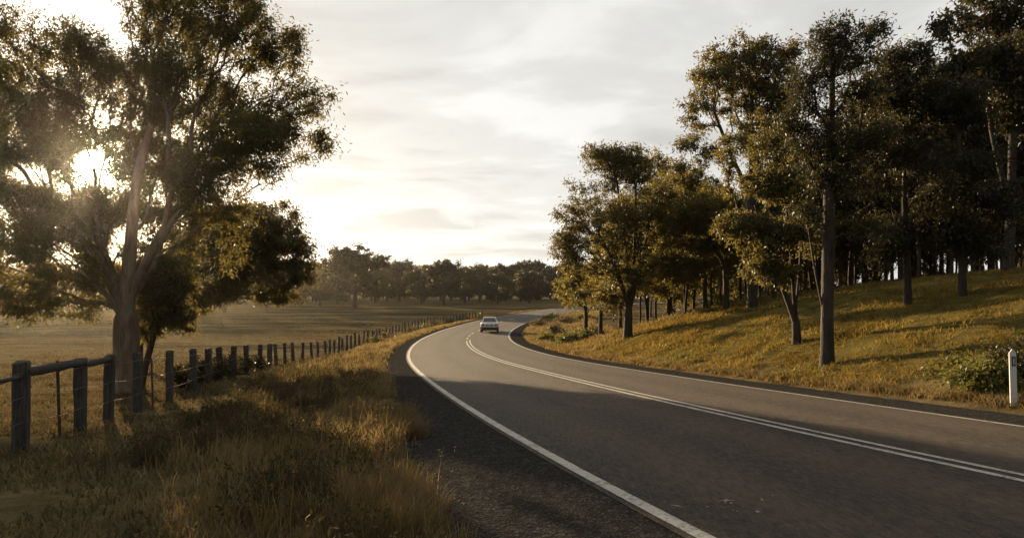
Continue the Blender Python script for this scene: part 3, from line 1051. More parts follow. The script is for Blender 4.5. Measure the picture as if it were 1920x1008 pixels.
# --- kinds that repeat: forest gums, field trees
def proto(seed, kind):
    rng = np.random.default_rng(seed)
    if kind == 'forest':
        hh = 13.5
        lob = []
        for k in range(9):
            z = 5.6 + 7.0 * (k / 8) ** .9
            r = 1.0 + 1.2 * math.sin(min(1, (z - 3.4) / 8.5) * 2.6)
            a_ = k * 2.4 + rng.random()
            lob.append((np.array([math.cos(a_) * .95, math.sin(a_) * .95, z]), np.array([r, r, r * .72])))
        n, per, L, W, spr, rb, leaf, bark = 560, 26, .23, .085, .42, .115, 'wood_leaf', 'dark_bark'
        trunk = [(0, 0, -.4), (.05, .02, 2), (.15 * rng.normal(), .15 * rng.normal(), 5.5), (.3 * rng.normal(), .3 * rng.normal(), 9), (.3 * rng.normal(), .3 * rng.normal(), 12)]
        trs = [(trunk, 3.0, None)]
    elif kind == 'understorey':
        lob = [(np.array([rng.normal() * .6, rng.normal() * .6, z]), np.array([1.1, 1.1, .8])) for z in (2.0, 2.9, 3.8, 4.7)]
        n, per, L, W, spr, rb, leaf, bark = 200, 45, .19, .075, .4, .06, 'olive_leaf', 'dark_bark'
        trs = [([(0, 0, -.2), (.05, .05, 1.2), (.2 * rng.normal(), .2 * rng.normal(), 3), (.3 * rng.normal(), .3 * rng.normal(), 4.6)], .8, None)]
    else:                                             # broad field gum, 14 m
        lob = []
        for k in range(11):
            a_ = k * 2.4 + rng.random()
            rr = 4.4 * math.sqrt((k + .5) / 11)
            z = 10.8 - 0.16 * rr * rr + rng.normal() * .5
            lob.append((np.array([math.cos(a_) * rr, math.sin(a_) * rr, z]), np.array([2.1, 2.1, 1.5])))
        for k in range(9):
            a_ = k * 2.4 + rng.random()
            lob.append((np.array([math.cos(a_) * 3.1, math.sin(a_) * 3.1, 2.4 + 4.0 * rng.random()]), np.array([2.1, 2.1, 1.5])))
        n, per, L, W, spr, rb, leaf, bark = 520, 42, .44, .24, .74, .36, 'far_leaf', 'far_bark'
        trs = [([(0, 0, -.5), (.05, .0, 1.5), (.2 * rng.normal(), .2, 3.5), (.4 * rng.normal(), .4 * rng.normal(), 7)], 2.2, None)]
    w = np.array([s_[0] * s_[2] for _, s_ in lob])
    cnt = np.maximum(3, np.round(n * w / w.sum()).astype(int))
    tips = []
    for (c_, s_), m in zip(lob, cnt):
        d = rng.normal(size=(m, 3))
        d /= np.linalg.norm(d, axis=1)[:, None]
        tips.append(c_ + d * (.3 + .75 * rng.random(m) ** .6)[:, None] * s_)
    tips = [thin(np.concatenate(tips), 1.5, -.08, seed)]
    return make_tree({'forest': 'forest_gum', 'understorey': 'understorey_tree', 'field': 'field_gum'}[kind], (0, 0, 0), trs, np.concatenate(tips), rng, leaf, bark, per, L, W, spr, 'x', None, r_base=rb, step=.6, alpha=.3, r_tip=.02)


used = set()


def place(protos, k, loc, rz, s, label, group, name=None):
    p = protos[k % len(protos)]
    if p.name not in used:
        used.add(p.name)
        p.location = loc
        p.rotation_euler = (0, 0, rz)
        p.scale = s if isinstance(s, tuple) else (s, s, s)
        p['label'] = label
        if group:
            p['group'] = group
        return p
    c = copy_thing(p, loc, rz, s, label, group)
    if group is None and 'group' in c:
        del c['group']
    return c


rng = np.random.default_rng(77)
forest = [proto(101 + k, 'forest') for k in range(4)]
pts = []
tries = 0
while len(pts) < 96 and tries < 6000:
    tries += 1
    Y_ = 33 + 42 * rng.random() ** .9
    x_ = 1500 + 480 * rng.random()
    X_ = (x_ - CX) / F * Y_
    if x_ < 1640 and Y_ < 40:
        continue
    if all((X_ - a_) ** 2 + (Y_ - b_) ** 2 > 1.9 ** 2 for a_, b_, _ in pts):
        pts.append((X_, Y_, x_))
for k, (X_, Y_, x_) in enumerate(pts):
    lim = np.interp(x_, [1500, 1560, 1640, 1700, 1760, 1800, 1920], [300, 230, 130, 90, 140, 110, 30])   # skyline of the wood
    g = on_ground(X_, Y_)
    hmax = (H + (YH - lim) / F * Y_ - g.z)
    hh = min(hmax, 17.5) * (0.80 + .2 * rng.random())
    s_ = hh / 13.4
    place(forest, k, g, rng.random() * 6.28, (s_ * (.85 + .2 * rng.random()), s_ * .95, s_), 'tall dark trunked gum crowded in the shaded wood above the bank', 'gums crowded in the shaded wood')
# trees that fill the middle of the wood's edge, behind the crest
pts2 = [(1300, 72), (1350, 58), (1440, 50), (1475, 62), (1320, 90), (1220, 88), (1265, 100), (1180, 120), (1230, 58), (1285, 54), (1150, 74), (1320, 46), (1400, 44), (1200, 52), (1175, 47), (1350, 50), (1450, 45), (1500, 48)]
for k, (x_, Y_) in enumerate(pts2):
    X_ = (x_ - CX) / F * Y_
    g = on_ground(X_, Y_)
    lim = np.interp(x_, [1150, 1180, 1250, 1290, 1350, 1440, 1500], [440, 400, 320, 320, 380, 390, 340])
    s_ = min(1.35, (H + (YH - lim) / F * Y_ - g.z) / 13.4) * (.85 + .15 * rng.random())
    place(forest, k + 1, g, rng.random() * 6.28, s_, 'gum partly hidden behind the crest of the bank', 'gums behind the crest')
under = [proto(121 + k, 'understorey') for k in range(2)]
for k in range(24):
    Y_ = 36 + 45 * rng.random()
    x_ = 1230 + 720 * rng.random()
    if x_ < 1420:
        Y_ += 16
    g = on_ground((x_ - CX) / F * Y_, Y_)
    s_ = .75 + .6 * rng.random()
    place(under, k, g, rng.random() * 6.28, s_, 'low leafy understorey tree among the trunks of the wood', 'understorey trees in the wood')

for k, (x_, Y_, s_) in enumerate([(1285, 45, 1.25), (1335, 41, 1.1), (1388, 42, 1.2), (1448, 40, 1.15), (1512, 41, 1.2), (1575, 40, 1.15), (1640, 42, 1.25), (1180, 45, 1.5), (1215, 47, 1.6), (1252, 45, 1.5), (1300, 48, 1.6)]):
    place(under, k, on_ground((x_ - CX) / F * Y_, Y_), k * 1.9, s_, 'low leafy tree in the row along the crest of the bank', 'leafy trees along the crest')

field = [proto(131 + k, 'field') for k in range(5)]
# the two that stand out of the tree line
g = on_ground((664 - CX) / F * 158, 158)
place(field, 2, g, .4, (1.32, 1.3, 1.14), 'round crowned tree standing alone out in the paddock', None)
g = on_ground((832 - CX) / F * 182, 182)
place(field, 1, g, 1.7, (1.1, 1.05, .97), 'high topped tree in front of the tree line above the white car', None)
k = 0
for row, (Y0_, dens, smin, smax) in enumerate([(205, 13, .78, .95), (235, 10, .95, 1.1), (275, 9, 1.08, 1.22), (330, 9, 1.2, 1.38), (120, 0, 1, 1)]):
    if not dens:
        continue
    X_ = -Y0_ * .80
    while X_ < Y0_ * .42:
        Y_ = Y0_ + rng.normal() * 7
        xx = X_ + rng.normal() * 1.5
        ix = CX + F * xx / Y_
        if row == 0 and rng.random() < .30:
            X_ += dens * .6
            continue
        lx, rx_, zz = road_rel(np.array([xx]), np.array([Y_]))
        if abs(lx[0]) > 9:
            lab, grp = [('lower tree at the front of the distant tree line', 'front of the distant tree line'), ('tree in the middle of the distant tree line', 'middle of the distant tree line'), ('tree deep in the hazy distant tree line', 'hazy back of the tree line'), ('tree at the very back of the distant hazy wood', 'back of the distant wood')][row]
            s_ = smin + (smax - smin) * rng.random()
            place(field, k, on_ground(xx, Y_), rng.random() * 6.28, (s_, s_, s_ * (.80 + .32 * rng.random())), lab, grp)
        k += 1
        X_ += dens * (.55 + .5 * rng.random())
# a nearer belt behind the big gum, left
for k, (x_, Y_, s_) in enumerate([(30, 120, .72), (110, 135, .75), (190, 118, .70), (270, 130, .74), (345, 122, .70), (420, 138, .72), (500, 145, .74), (560, 160, .74), (-40, 110, .72), (600, 175, .72)]):
    g = on_ground((x_ - CX) / F * Y_, Y_)
    place(field, k + 2, g, k * 1.3, s_, 'bushy tree in the paddock belt behind the huge gum', 'belt of trees behind the huge gum')

# ------------------------------------------------------------------ shrubs


def make_shrub(name, loc, rx, rz, n, leaf, L, W, label, seed, group=None, lean=0, cat='bush', per=30, droop=.1):
    rng = np.random.default_rng(seed)
    m = max(10, n // per)
    th = rng.random(m) * 6.28
    r = rx * np.sqrt(rng.random(m))
    z = rz * (.25 + .75 * rng.random(m)) * np.sqrt(np.maximum(.08, 1 - (r / rx) ** 2 * .85))
    tips = np.stack([np.cos(th) * r, np.sin(th) * r, z], 1)
    chains = []
    for tp in tips[:: max(1, m // 26)]:
        q = np.linspace(0, 1, 5)[:, None]
        b = np.array([tp[0] * .12, tp[1] * .12, -.08])
        mid = np.array([tp[0] * .45, tp[1] * .45, tp[2] * .7])
        chains.append(((1 - q) ** 2 * b + 2 * q * (1 - q) * mid + q * q * tp, np.linspace(.012, .004, 5) * (1 + rx * .4)))
    root = ob(name, None, None, loc)
    V, lo, st = tubes(chains, lambda r_: 4)
    ob('stem', raw_mesh('stem', V, lo, st, M['dark_bark'], True), root)
    V, lo, st = leaves(rng, tips, tips / (np.linalg.norm(tips, axis=1)[:, None] + 1e-6), per, L, W, rx * .30 + .04, droop)
    ob('foliage', raw_mesh('foliage', V, lo, st, M[leaf]), root)
    tag(root, label, cat, group)
    return root


# weedy bushes growing through the fence
for k, (x_, Y_, rx, rz) in enumerate([(342, 18.6, .48, 1.0), (374, 20.2, .50, 1.05), (402, 21.8, .5, 1.0), (430, 23.6, .55, 1.05), (456, 25.5, .55, .95), (482, 27.5, .55, .9)]):
    lab = ['leafy weed bush tight against the fence just right of the huge gum', 'leafy weed bush, second along the fence from the huge gum', 'leafy weed bush, third along the fence from the huge gum',
           'leafy weed bush, fourth along the fence from the huge gum', 'leafy weed bush, fifth along the fence from the huge gum', 'leafy weed bush at the far end of the row on the fence'][k]
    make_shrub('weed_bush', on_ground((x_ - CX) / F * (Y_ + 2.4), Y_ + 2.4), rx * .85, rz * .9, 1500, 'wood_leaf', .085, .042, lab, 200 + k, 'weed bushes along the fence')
# on the bank by the guide post
g = at(1838, 735)
make_shrub('bank_bush', g, .62, .75, 2600, 'shrub_leaf', .085, .045, 'broad green leafy bush on the bank beside the white guide post', 220)
g = at(1915, 725)
make_shrub('bank_bush', on_ground(g.x + .25, g.y + .4), .6, .75, 2200, 'wood_leaf', .08, .042, 'dark leafy bush directly behind the white guide post', 221)
for k, (x_, y_, r_, h_, lf, lab) in enumerate([(1008, 612, .9, .8, 'dry_shrub_leaf', 'straw coloured bush at the inner edge of the bend'), (1028, 640, .9, .7, 'shrub_leaf', 'dark low bush where the inner shoulder bends'),
                                               (1046, 628, 1.0, 1.1, 'dry_shrub_leaf', 'pale dry bush in the middle of the bushes inside the bend'), (1066, 645, 1.0, .8, 'shrub_leaf', 'dark bush between the pale bush and the bank'),
                                               (1088, 640, 1.1, .9, 'shrub_leaf', 'brown green bush at the toe of the grassy bank'), (1060, 606, 1.3, .9, 'dry_shrub_leaf', 'dry thicket behind the pale bush inside the bend'),
                                               (1035, 598, 1.4, .9, 'shrub_leaf', 'dark thicket beside the far inner edge line'), (1110, 628, 1.0, .8, 'dry_shrub_leaf', 'dry brush below the many stemmed tree'),
                                               (1090, 600, 1.4, .8, 'shrub_leaf', 'low scrub beyond the stunted little tree')]):
    g = at(x_, y_)
    make_shrub('roadside_bush', g, r_, h_, 1500, lf, .15, .07, lab, 230 + k, 'bushes inside the bend')
# scrub along the far fence on the outer side of the bend
for k in range(9):
    x_ = 700 + k * 24
    Y_ = np.interp(x_, [700, 800, 900], [58, 92, 125])
    lx = road_rel(np.array([(x_ - CX) / F * Y_]), np.array([Y_]))[0][0]
    g = on_ground((x_ - CX) / F * Y_ - (0 if lx < -6.2 else 6.2 + lx), Y_)
    make_shrub('verge_bush', g, .8 + .3 * (k % 3), .6 + .15 * (k % 2), 420, 'dry_shrub_leaf' if k % 2 else 'shrub_leaf', .2, .09, 'low scrubby bush along the far fence outside the bend', 250 + k, 'scrub along the far fence')

# ------------------------------------------------------------------ fence
FX = np.array([-7.0, -6.3, -7.2, -7.7, -8.2, -9.0, -9.8, -10.5, -11.5, -11.9, -12.0, -11.9, -11.3, -8.1, -3.5, 4.0])
FY = np.array([5.0, 9.25, 12.4, 14.7, 17.2, 20.2, 24, 30, 38, 48, 60, 80, 95, 113, 128, 145])
ft = np.concatenate([[0], np.cumsum(np.hypot(np.diff(FX), np.diff(FY)))])
tt = np.arange(0, ft[-1], .1)
fpx, fpy = np.interp(tt, ft, FX), np.interp(tt, ft, FY)
for _ in range(30):
    fpx[1:-1] = (fpx[:-2] + 2 * fpx[1:-1] + fpx[2:]) / 4
    fpy[1:-1] = (fpy[:-2] + 2 * fpy[1:-1] + fpy[2:]) / 4
fimg = CX + F * fpx / fpy
fence = ob('paddock_fence', None, None, on_ground(-6.3, 9.25))
f0 = np.array(fence.location)
tag(fence, 'weathered timber post and wire fence running along the paddock', 'fence')


def post_mesh(w, d, h, seed, rnd=False):
    rng = np.random.default_rng(seed)
    bm = bmesh.new()
    if rnd:
        bmesh.ops.create_cone(bm, cap_ends=True, segments=9, radius1=w * .55, radius2=w * .47, depth=h + .4, matrix=Matrix.Translation((0, 0, (h - .4) / 2)))
    else:
        add_box(bm, (0, 0, (h - .4) / 2), (w, d, h + .4), .014, 2)
    bmesh.ops.bisect_plane(bm, geom=bm.verts[:] + bm.edges[:] + bm.faces[:], plane_co=(0, 0, h * .33), plane_no=(0, 0, 1))
    bmesh.ops.bisect_plane(bm, geom=bm.verts[:] + bm.edges[:] + bm.faces[:], plane_co=(0, 0, h * .66), plane_no=(0, 0, 1))
    for v in bm.verts:
        v.co.x += rng.normal() * .006
        v.co.y += rng.normal() * .006
        if v.co.z > h * .9:
            v.co.z += rng.normal() * .009 + v.co.x * rng.choice([-.12, .1, .2])
    me = bpy.data.meshes.new('post')
    bm.to_mesh(me)
    bm.free()
    me.materials.append(M['timber'])
    return me


big_posts = [post_mesh(.19, .17, 1.0, 300 + k) for k in range(3)]
mid_posts = [post_mesh(.20, .17, 1.0, 310 + k) for k in range(3)]
rnd_posts = [post_mesh(.185, .185, 1.0, 320 + k, True) for k in range(4)]
near_x = [(38, 680, 0), (150, 673, 1), (201, 667, 1), (257, 662, 1), (317, 658, 1), (363, 655, 2), (390, 653, 2), (414, 651, 2), (437, 649, 2), (463, 647, 2), (486, 646, 2), (504, 645, 2), (519, 644, 2), (534, 643, 3), (550, 642, 3), (567, 642, 3), (584, 641, 3), (596, 641, 3), (610, 639, 3)]
posts = []
rng = np.random.default_rng(31)
for x_, ytop, kd in near_x:
    m = fpy > (9.0 if x_ < 60 else 10)
    i = np.nonzero(m)[0][np.argmin(np.abs(fimg[m] - x_))]
    posts.append((fpx[i], fpy[i], ytop, kd))
lasty = posts[-1][1]
for x_ in np.concatenate([np.arange(618, 700, 8.0), np.arange(700, 905, 6.0)]):
    m = fpy > lasty + .7
    if not m.any():
        break
    i = np.nonzero(m)[0][np.argmin(np.abs(fimg[m] - x_))]
    posts.append((fpx[i], fpy[i], None, 3))
    lasty = fpy[i]
posts.insert(0, (-5.9, 6.2, None, 0))
tops = []
for k, (X_, Y_, ytop, kd) in enumerate(posts):
    g = on_ground(X_, Y_)
    hh = (H - (ytop - YH) / F * Y_ - g.z) if ytop else 1.12 + .12 * rng.normal() * .6
    hh = float(np.clip(hh, .95, 1.34))
    me = [big_posts[k % 3], big_posts[(k + 1) % 3], mid_posts[k % 3], rnd_posts[k % 4]][kd]
    p = ob('post', me, fence, Vector(np.array(g) - f0), (rng.normal() * (.012 if kd < 2 else .035), rng.normal() * (.012 if kd < 2 else .035), math.atan2(FY[2] - FY[1], FX[2] - FX[1]) + rng.normal() * .12),
           (1.0 if kd != 1 else .86, 1.0 if kd != 1 else .86, hh))
    tops.append((X_, Y_, g.z, hh))
# rails of the strainer bays
for a_, b_, z0_, z1_, r0, r1 in ((1, 2, .11, .05, .070, .062), (2, 3, .09, .05, .058, .052), (0, 1, .20, .17, .028, .028)):
    A = np.array([tops[a_][0], tops[a_][1], tops[a_][2] + tops[a_][3] - z0_])
    B = np.array([tops[b_][0], tops[b_][1], tops[b_][2] + tops[b_][3] - z1_])
    t = np.linspace(.0, 1.0, 9)[:, None]
    P = A + (B - A) * t
    P[1:-1] += rng.normal(size=(7, 3)) * .004
    P[:, 2] -= .006 * np.sin(np.pi * t[:, 0])
    off = np.array([B[1] - A[1], A[0] - B[0], 0])
    off = off / np.linalg.norm(off) * (.04)
    V, lo, st = tubes([(P + off - f0, np.linspace(r0, r1, 9) * (1 + .06 * rng.normal(size=9)))], lambda r_: 9)
    ob('rail', raw_mesh('rail', V, lo, st, M['timber'], True), fence)
for lvl in (.90, .62, .34):
    P = []
    for k in range(len(tops) - 1):
        A = np.array([tops[k][0], tops[k][1], tops[k][2] + tops[k][3] * lvl])
        B = np.array([tops[k + 1][0], tops[k + 1][1], tops[k + 1][2] + tops[k + 1][3] * lvl])
        for t in np.linspace(0, 1, 5)[:-1]:
            q = A + (B - A) * t
            q[2] -= .035 * math.sin(math.pi * t)
            P.append(q)
    P = np.array(P) + np.array([.09, -.03, 0]) - f0
    V, lo, st = tubes([(P, np.full(len(P), .0035))], lambda r_: 4)
    ob('wire', raw_mesh('wire', V, lo, st, M['wire'], True), fence)
for x_, Yq in ((105, 10.7), (286, 15.9)):
    i = np.argmin(np.abs(fpy - Yq))
    g = on_ground(fpx[i], fpy[i])
    bm = bmesh.new()
    add_box(bm, (0, 0, .42), (.042, .008, 1.45), .001, 1)
    add_box(bm, (0, .014, .42), (.008, .026, 1.44), .001, 1)
    s = bm_obj('steel_stake', bm, M['steel'], fence)
    s.location = Vector(np.array(g) - f0)
    s.rotation_euler = (.02, -.03, .6)

# ------------------------------------------------------------------ guide post
g = at(1901, 762)
gp = ob('guide_post', None, None, g, (0, R(-1.4), R(-14)))
tag(gp, 'white roadside guide post with a dark framed reflector', 'guide post')
M['post_white'] = plain('post_white', (0.62, 0.62, 0.60), .55, vary=.25, vscale=14)
M['black'] = plain('black_plastic', (0.015, 0.017, 0.022), .5)
M['reflector'] = plain('reflector', (0.42, 0.44, 0.46), .2, .3)
bm = bmesh.new()
w, hgt = .052, .965
prof = [(-w, -.35), (w, -.35), (w, hgt - .05), (w * .45, hgt - .012), (w * .2, hgt + .012), (-w * .2, hgt + .012), (-w * .45, hgt - .012), (-w, hgt - .05)]
vs = [bm.verts.new((x_, -.018, z_)) for x_, z_ in prof]
f_ = bm.faces.new(vs)
r_ = bmesh.ops.extrude_face_region(bm, geom=[f_])
for v in r_['geom']:
    if isinstance(v, bmesh.types.BMVert):
        v.co.y = .018
bmesh.ops.recalc_face_normals(bm, faces=bm.faces)
bmesh.ops.bevel(bm, geom=bm.edges[:], offset=.004, segments=2, affect='EDGES')
bm_obj('post', bm, M['post_white'], gp)
bm = bmesh.new()
add_box(bm, (.008, -.0215, .775), (.058, .007, .165), .003, 2)
rb = bm_obj('reflector_frame', bm, M['black'], gp)
bm = bmesh.new()
add_box(bm, (.008, -.0265, .765), (.026, .006, .10), .002, 2)
bm_obj('reflector', bm, M['reflector'], rb)
bm = bmesh.new()
add_box(bm, (.008, -.0265, .835), (.022, .005, .018), .002, 2)
bm_obj('reflector_tab', bm, M['reflector'], rb)

# ------------------------------------------------------------------ car
M['car_white'] = plain('car_white', (0.80, 0.77, 0.71), .28, 0, .5, vary=.06, vscale=2)
M['car_white'].node_tree.nodes['Principled BSDF'].inputs['Coat Weight'].default_value = .5
M['car_glass'] = plain('car_glass', (0.035, 0.045, 0.045), .06, 0, .8)
M['car_trim'] = plain('car_trim', (0.045, 0.05, 0.055), .5)
M['chrome'] = plain('chrome', (.45, .45, .45), .25, .9)
M['tail_red'] = plain('tail_red', (.34, .02, .015), .2)
M['tail_amber'] = plain('tail_amber', (.45, .16, .03), .2)
M['plate'] = plain('plate', (.55, .55, .50), .5)
M['rubber'] = plain('rubber', (.018, .018, .018), .8)
sC = 61.8
c0 = road_pt(np.array([sC]), 1.22)[0]
hc = float(np.interp(sC, S, hd))
car = ob('sedan_car', None, None, Vector(c0), (0, 0, -hc + R(3.2)))
tag(car, 'white older boxy sedan driving away through the bend', 'car')
# cross sections along the length: y (rear -2.2 .. front 2.3), half width, z bottom, z top (belt), corner
bm = bmesh.new()
secs = [(-2.26, .72, .42, .80), (-2.20, .80, .36, .90), (-1.95, .83, .30, .925), (-1.4, .845, .26, .93), (-.2, .85, .24, .93), (.9, .845, .24, .925), (1.1, .84, .25, .91), (1.9, .82, .30, .85), (2.22, .79, .36, .80), (2.32, .70, .42, .74)]
rings = []
for y_, hw, zb, zt in secs:
    zm = zb + (zt - zb) * .55
    prof = [(-hw * .90, zb), (-hw * .985, zb + .08), (-hw, zm), (-hw * .975, zt - .07), (-hw * .92, zt), (0, zt + .012), (hw * .92, zt), (hw * .975, zt - .07), (hw, zm), (hw * .985, zb + .08), (hw * .90, zb)]
    rings.append([bm.verts.new((x_, y_, z_)) for x_, z_ in prof])
for a_, b_ in zip(rings[:-1], rings[1:]):
    for k in range(len(a_)):
        k2 = (k + 1) % len(a_)
        bm.faces.new((a_[k], b_[k], b_[k2], a_[k2]))
bm.faces.new(rings[0])
bm.faces.new(rings[-1][::-1])
bmesh.ops.recalc_face_normals(bm, faces=bm.faces)
body = bm_obj('body', bm, M['car_white'], car, False)
# greenhouse: roof, pillars as one shell, panes set into it
bm = bmesh.new()
lowr = [(-.74, -1.28), (.74, -1.28), (.76, .95), (-.76, .95)]
topr = [(-.56, -.82), (.56, -.82), (.58, .28), (-.58, .28)]
zb, zt = .925, 1.395
L4 = [bm.verts.new((x_, y_, zb)) for x_, y_ in lowr]
T4 = [bm.verts.new((x_, y_, zt - .03)) for x_, y_ in topr]
U4 = [bm.verts.new((x_ * .93, y_ * .93 - .02, zt)) for x_, y_ in topr]
for k in range(4):
    k2 = (k + 1) % 4
    bm.faces.new((L4[k], L4[k2], T4[k2], T4[k]))
    bm.faces.new((T4[k], T4[k2], U4[k2], U4[k]))
bm.faces.new(U4)
bmesh.ops.recalc_face_normals(bm, faces=bm.faces)
roof = bm_obj('roof', bm, M['car_white'], car)


def pane(name, k, u0, u1, v0, v1, parent):
    k2 = (k + 1) % 4
    A, B, C, D = [Vector((*lowr[k], zb)), Vector((*lowr[k2], zb)), Vector((*topr[k2], zt - .03)), Vector((*topr[k], zt - .03))]
    f2 = lambda u, v: (A * (1 - u) + B * u) * (1 - v) + (D * (1 - u) + C * u) * v
    P = [f2(u0, v0), f2(u1, v0), f2(u1, v1), f2(u0, v1)]
    n = (P[1] - P[0]).cross(P[3] - P[0]).normalized()
    if n.dot((P[0] + P[2]) / 2 - Vector((0, -.2, 1.0))) < 0:
        n = -n
    bm = bmesh.new()
    a_ = [bm.verts.new(p + n * .008) for p in P]
    b_ = [bm.verts.new(p - n * .02) for p in P]
    bm.faces.new(a_)
    bm.faces.new(b_[::-1])
    for q in range(4):
        bm.faces.new((a_[q], b_[q], b_[(q + 1) % 4], a_[(q + 1) % 4]))
    bmesh.ops.recalc_face_normals(bm, faces=bm.faces)
    return bm_obj(name, bm, M['car_glass'], parent)


pane('rear_window', 0, .06, .94, .08, .92, car)
pane('windscreen', 2, .06, .94, .08, .92, car)
for k in (1, 3):
    pane('side_window', k, .08, .46, .10, .90, car)
    pane('side_window', k, .52, .90, .10, .90, car)
bm = bmesh.new()
add_box(bm, (0, -2.30, .475), (1.68, .16, .15), .03, 2)
bp = bm_obj('rear_bumper', bm, M['car_trim'], car)
bm = bmesh.new()
add_box(bm, (0, -2.385, .52), (1.64, .02, .03), .006, 1)
bm_obj('bumper_strip', bm, M['chrome'], bp)
bm = bmesh.new()
add_box(bm, (0, 2.34, .45), (1.6, .16, .15), .03, 2)
bm_obj('front_bumper', bm, M['car_trim'], car)
bm = bmesh.new()
add_box(bm, (0, -2.265, .71), (.62, .03, .15), .006, 1)
pl = bm_obj('plate_recess', bm, M['car_trim'], car)
bm = bmesh.new()
add_box(bm, (0, -2.285, .70), (.36, .012, .11), .003, 1)
bm_obj('number_plate', bm, M['plate'], pl)
for s_ in (-1, 1):
    bm = bmesh.new()
    add_box(bm, (s_ * .60, -2.262, .725), (.22, .05, .155), .012, 2)
    tl = bm_obj('tail_light', bm, M['tail_red'], car)
    bm = bmesh.new()
    add_box(bm, (s_ * .66, -2.289, .725), (.08, .008, .14), .002, 1)
    bm_obj('indicator', bm, M['tail_amber'], tl)
    bm = bmesh.new()
    add_box(bm, (s_ * .58, 2.315, .62), (.28, .05, .14), .012, 2)
    bm_obj('headlight', bm, M['reflector'], car)
    bm = bmesh.new()
    add_box(bm, (s_ * .90, .72, .98), (.13, .07, .10), .02, 2)
    bm_obj('wing_mirror', bm, M['car_trim'], car)
    for y_ in (-1.35, 1.35):
        bm = bmesh.new()
        bmesh.ops.create_cone(bm, cap_ends=True, segments=24, radius1=.315, radius2=.315, depth=.19, matrix=Matrix.Translation((s_ * .745, y_, .315)) @ Matrix.Rotation(R(90), 4, 'Y'))
        bmesh.ops.bevel(bm, geom=[e for e in bm.edges if len(e.link_faces) == 2 and e.calc_face_angle(0) > .8], offset=.03, segments=2, affect='EDGES')
        wh = bm_obj('wheel', bm, M['rubber'], car)
        bm = bmesh.new()
        bmesh.ops.create_cone(bm, cap_ends=True, segments=20, radius1=.19, radius2=.17, depth=.02, matrix=Matrix.Translation((s_ * .845, y_, .315)) @ Matrix.Rotation(R(90) * s_, 4, 'Y'))
        bm_obj('rim', bm, M['chrome'], wh)
bm = bmesh.new()
add_box(bm, (0, -2.15, .30), (1.3, .25, .14), .03, 1)
bm_obj('underbody', bm, M['car_trim'], car)

# ------------------------------------------------------------------ grasses
rng = np.random.default_rng(51)


def blades(P, h, w, lean, rng, curl=1.0, wind=(0.0, 0.0)):
    n = len(P)
    th = rng.random(n) * 6.28
    d = np.stack([np.cos(th), np.sin(th), np.zeros(n)], 1)
    sd = np.stack([-np.sin(th + rng.normal(size=n) * .8), np.cos(th + rng.normal(size=n) * .8), np.zeros(n)], 1)
    hh = np.asarray(h)[:, None]
    ln = (np.asarray(lean) * (.35 + rng.random(n)))[:, None]
    wv = np.array([wind[0], wind[1], 0])[None]
    up = np.array([[0, 0, 1.0]])
    p1 = P + up * hh * .52 + (d * ln * .32 + wv * .3) * hh
    p2 = P + up * hh * (1 - .22 * ln * curl) + (d * ln + wv) * hh
    w2 = np.asarray(w)[:, None] * .5
    V = np.stack([P - sd * w2, P + sd * w2, p1 + sd * w2 * .75, p1 - sd * w2 * .75, p2], 1).reshape(-1, 3)
    o = (np.arange(n) * 5)[:, None]
    lo = (o + np.array([[0, 1, 2, 3, 3, 2, 4]])).ravel()
    st = (np.arange(n)[:, None] * 7 + np.array([[0, 4]])).ravel()
    return V, lo, st


def stuff(name, parts, mat, label):
    Vs, Ls, Ss = [], [], []
    nv = nl = 0
    for V, lo, st in parts:
        Vs.append(V), Ls.append(lo + nv), Ss.append(st + nl)
        nv += len(V)
        nl += len(lo)
    o = ob(name, raw_mesh(name, np.concatenate(Vs), np.concatenate(Ls), np.concatenate(Ss), mat))
    return tag(o, label, kind='stuff')


def with_z(x, y):
    return np.stack([x, y, terrain(x, y) - .01], 1)


def tufts(cx_, cy_, per, h, w, lean, rad, rng, wind=(0, 0)):
    n = len(cx_)
    h = np.broadcast_to(np.asarray(h, float), (n,))
    X_ = np.repeat(cx_, per) + rng.normal(size=n * per) * np.repeat(np.broadcast_to(rad, (n,)), per)
    Y_ = np.repeat(cy_, per) + rng.normal(size=n * per) * np.repeat(np.broadcast_to(rad, (n,)), per)
    hh = np.repeat(h, per) * (.45 + .65 * rng.random(n * per))
    ww = np.repeat(np.broadcast_to(w, (n,)), per) * (.7 + .6 * rng.random(n * per))
    return blades(with_z(X_, Y_), hh, ww, np.full(n * per, lean), rng, wind=wind)


def left_edge(y):
    """x of the outer shoulder edge at distance y"""
    i = np.interp(y, RY[80:300], np.arange(80, 300))
    ii = i.astype(int)
    return RX[ii] + NXR[ii] * -(shoulder_left(S[ii]) + .1)


# short matted grass on the verge and under the fence
n = 98000
Y_ = 2.5 + 42 * rng.random(n) ** 2.0
xe = left_edge(Y_)
wd = 6.5 + .35 * Y_
X_ = xe - .15 - wd * rng.random(n) ** 1.1
keepm = fbm(X_ / 1.1, Y_ / 1.1, 61, 3) > -.06
X_, Y_ = X_[keepm], Y_[keepm]
hh = (.05 + .10 * rng.random(len(X_))) * (1 + .02 * Y_)
stuff('grass', [blades(with_z(X_, Y_), hh, .0085 + .0008 * Y_, np.full(len(X_), 1.0), rng)], M['short_grass'], 'short matted dry grass on the verge along the fence')

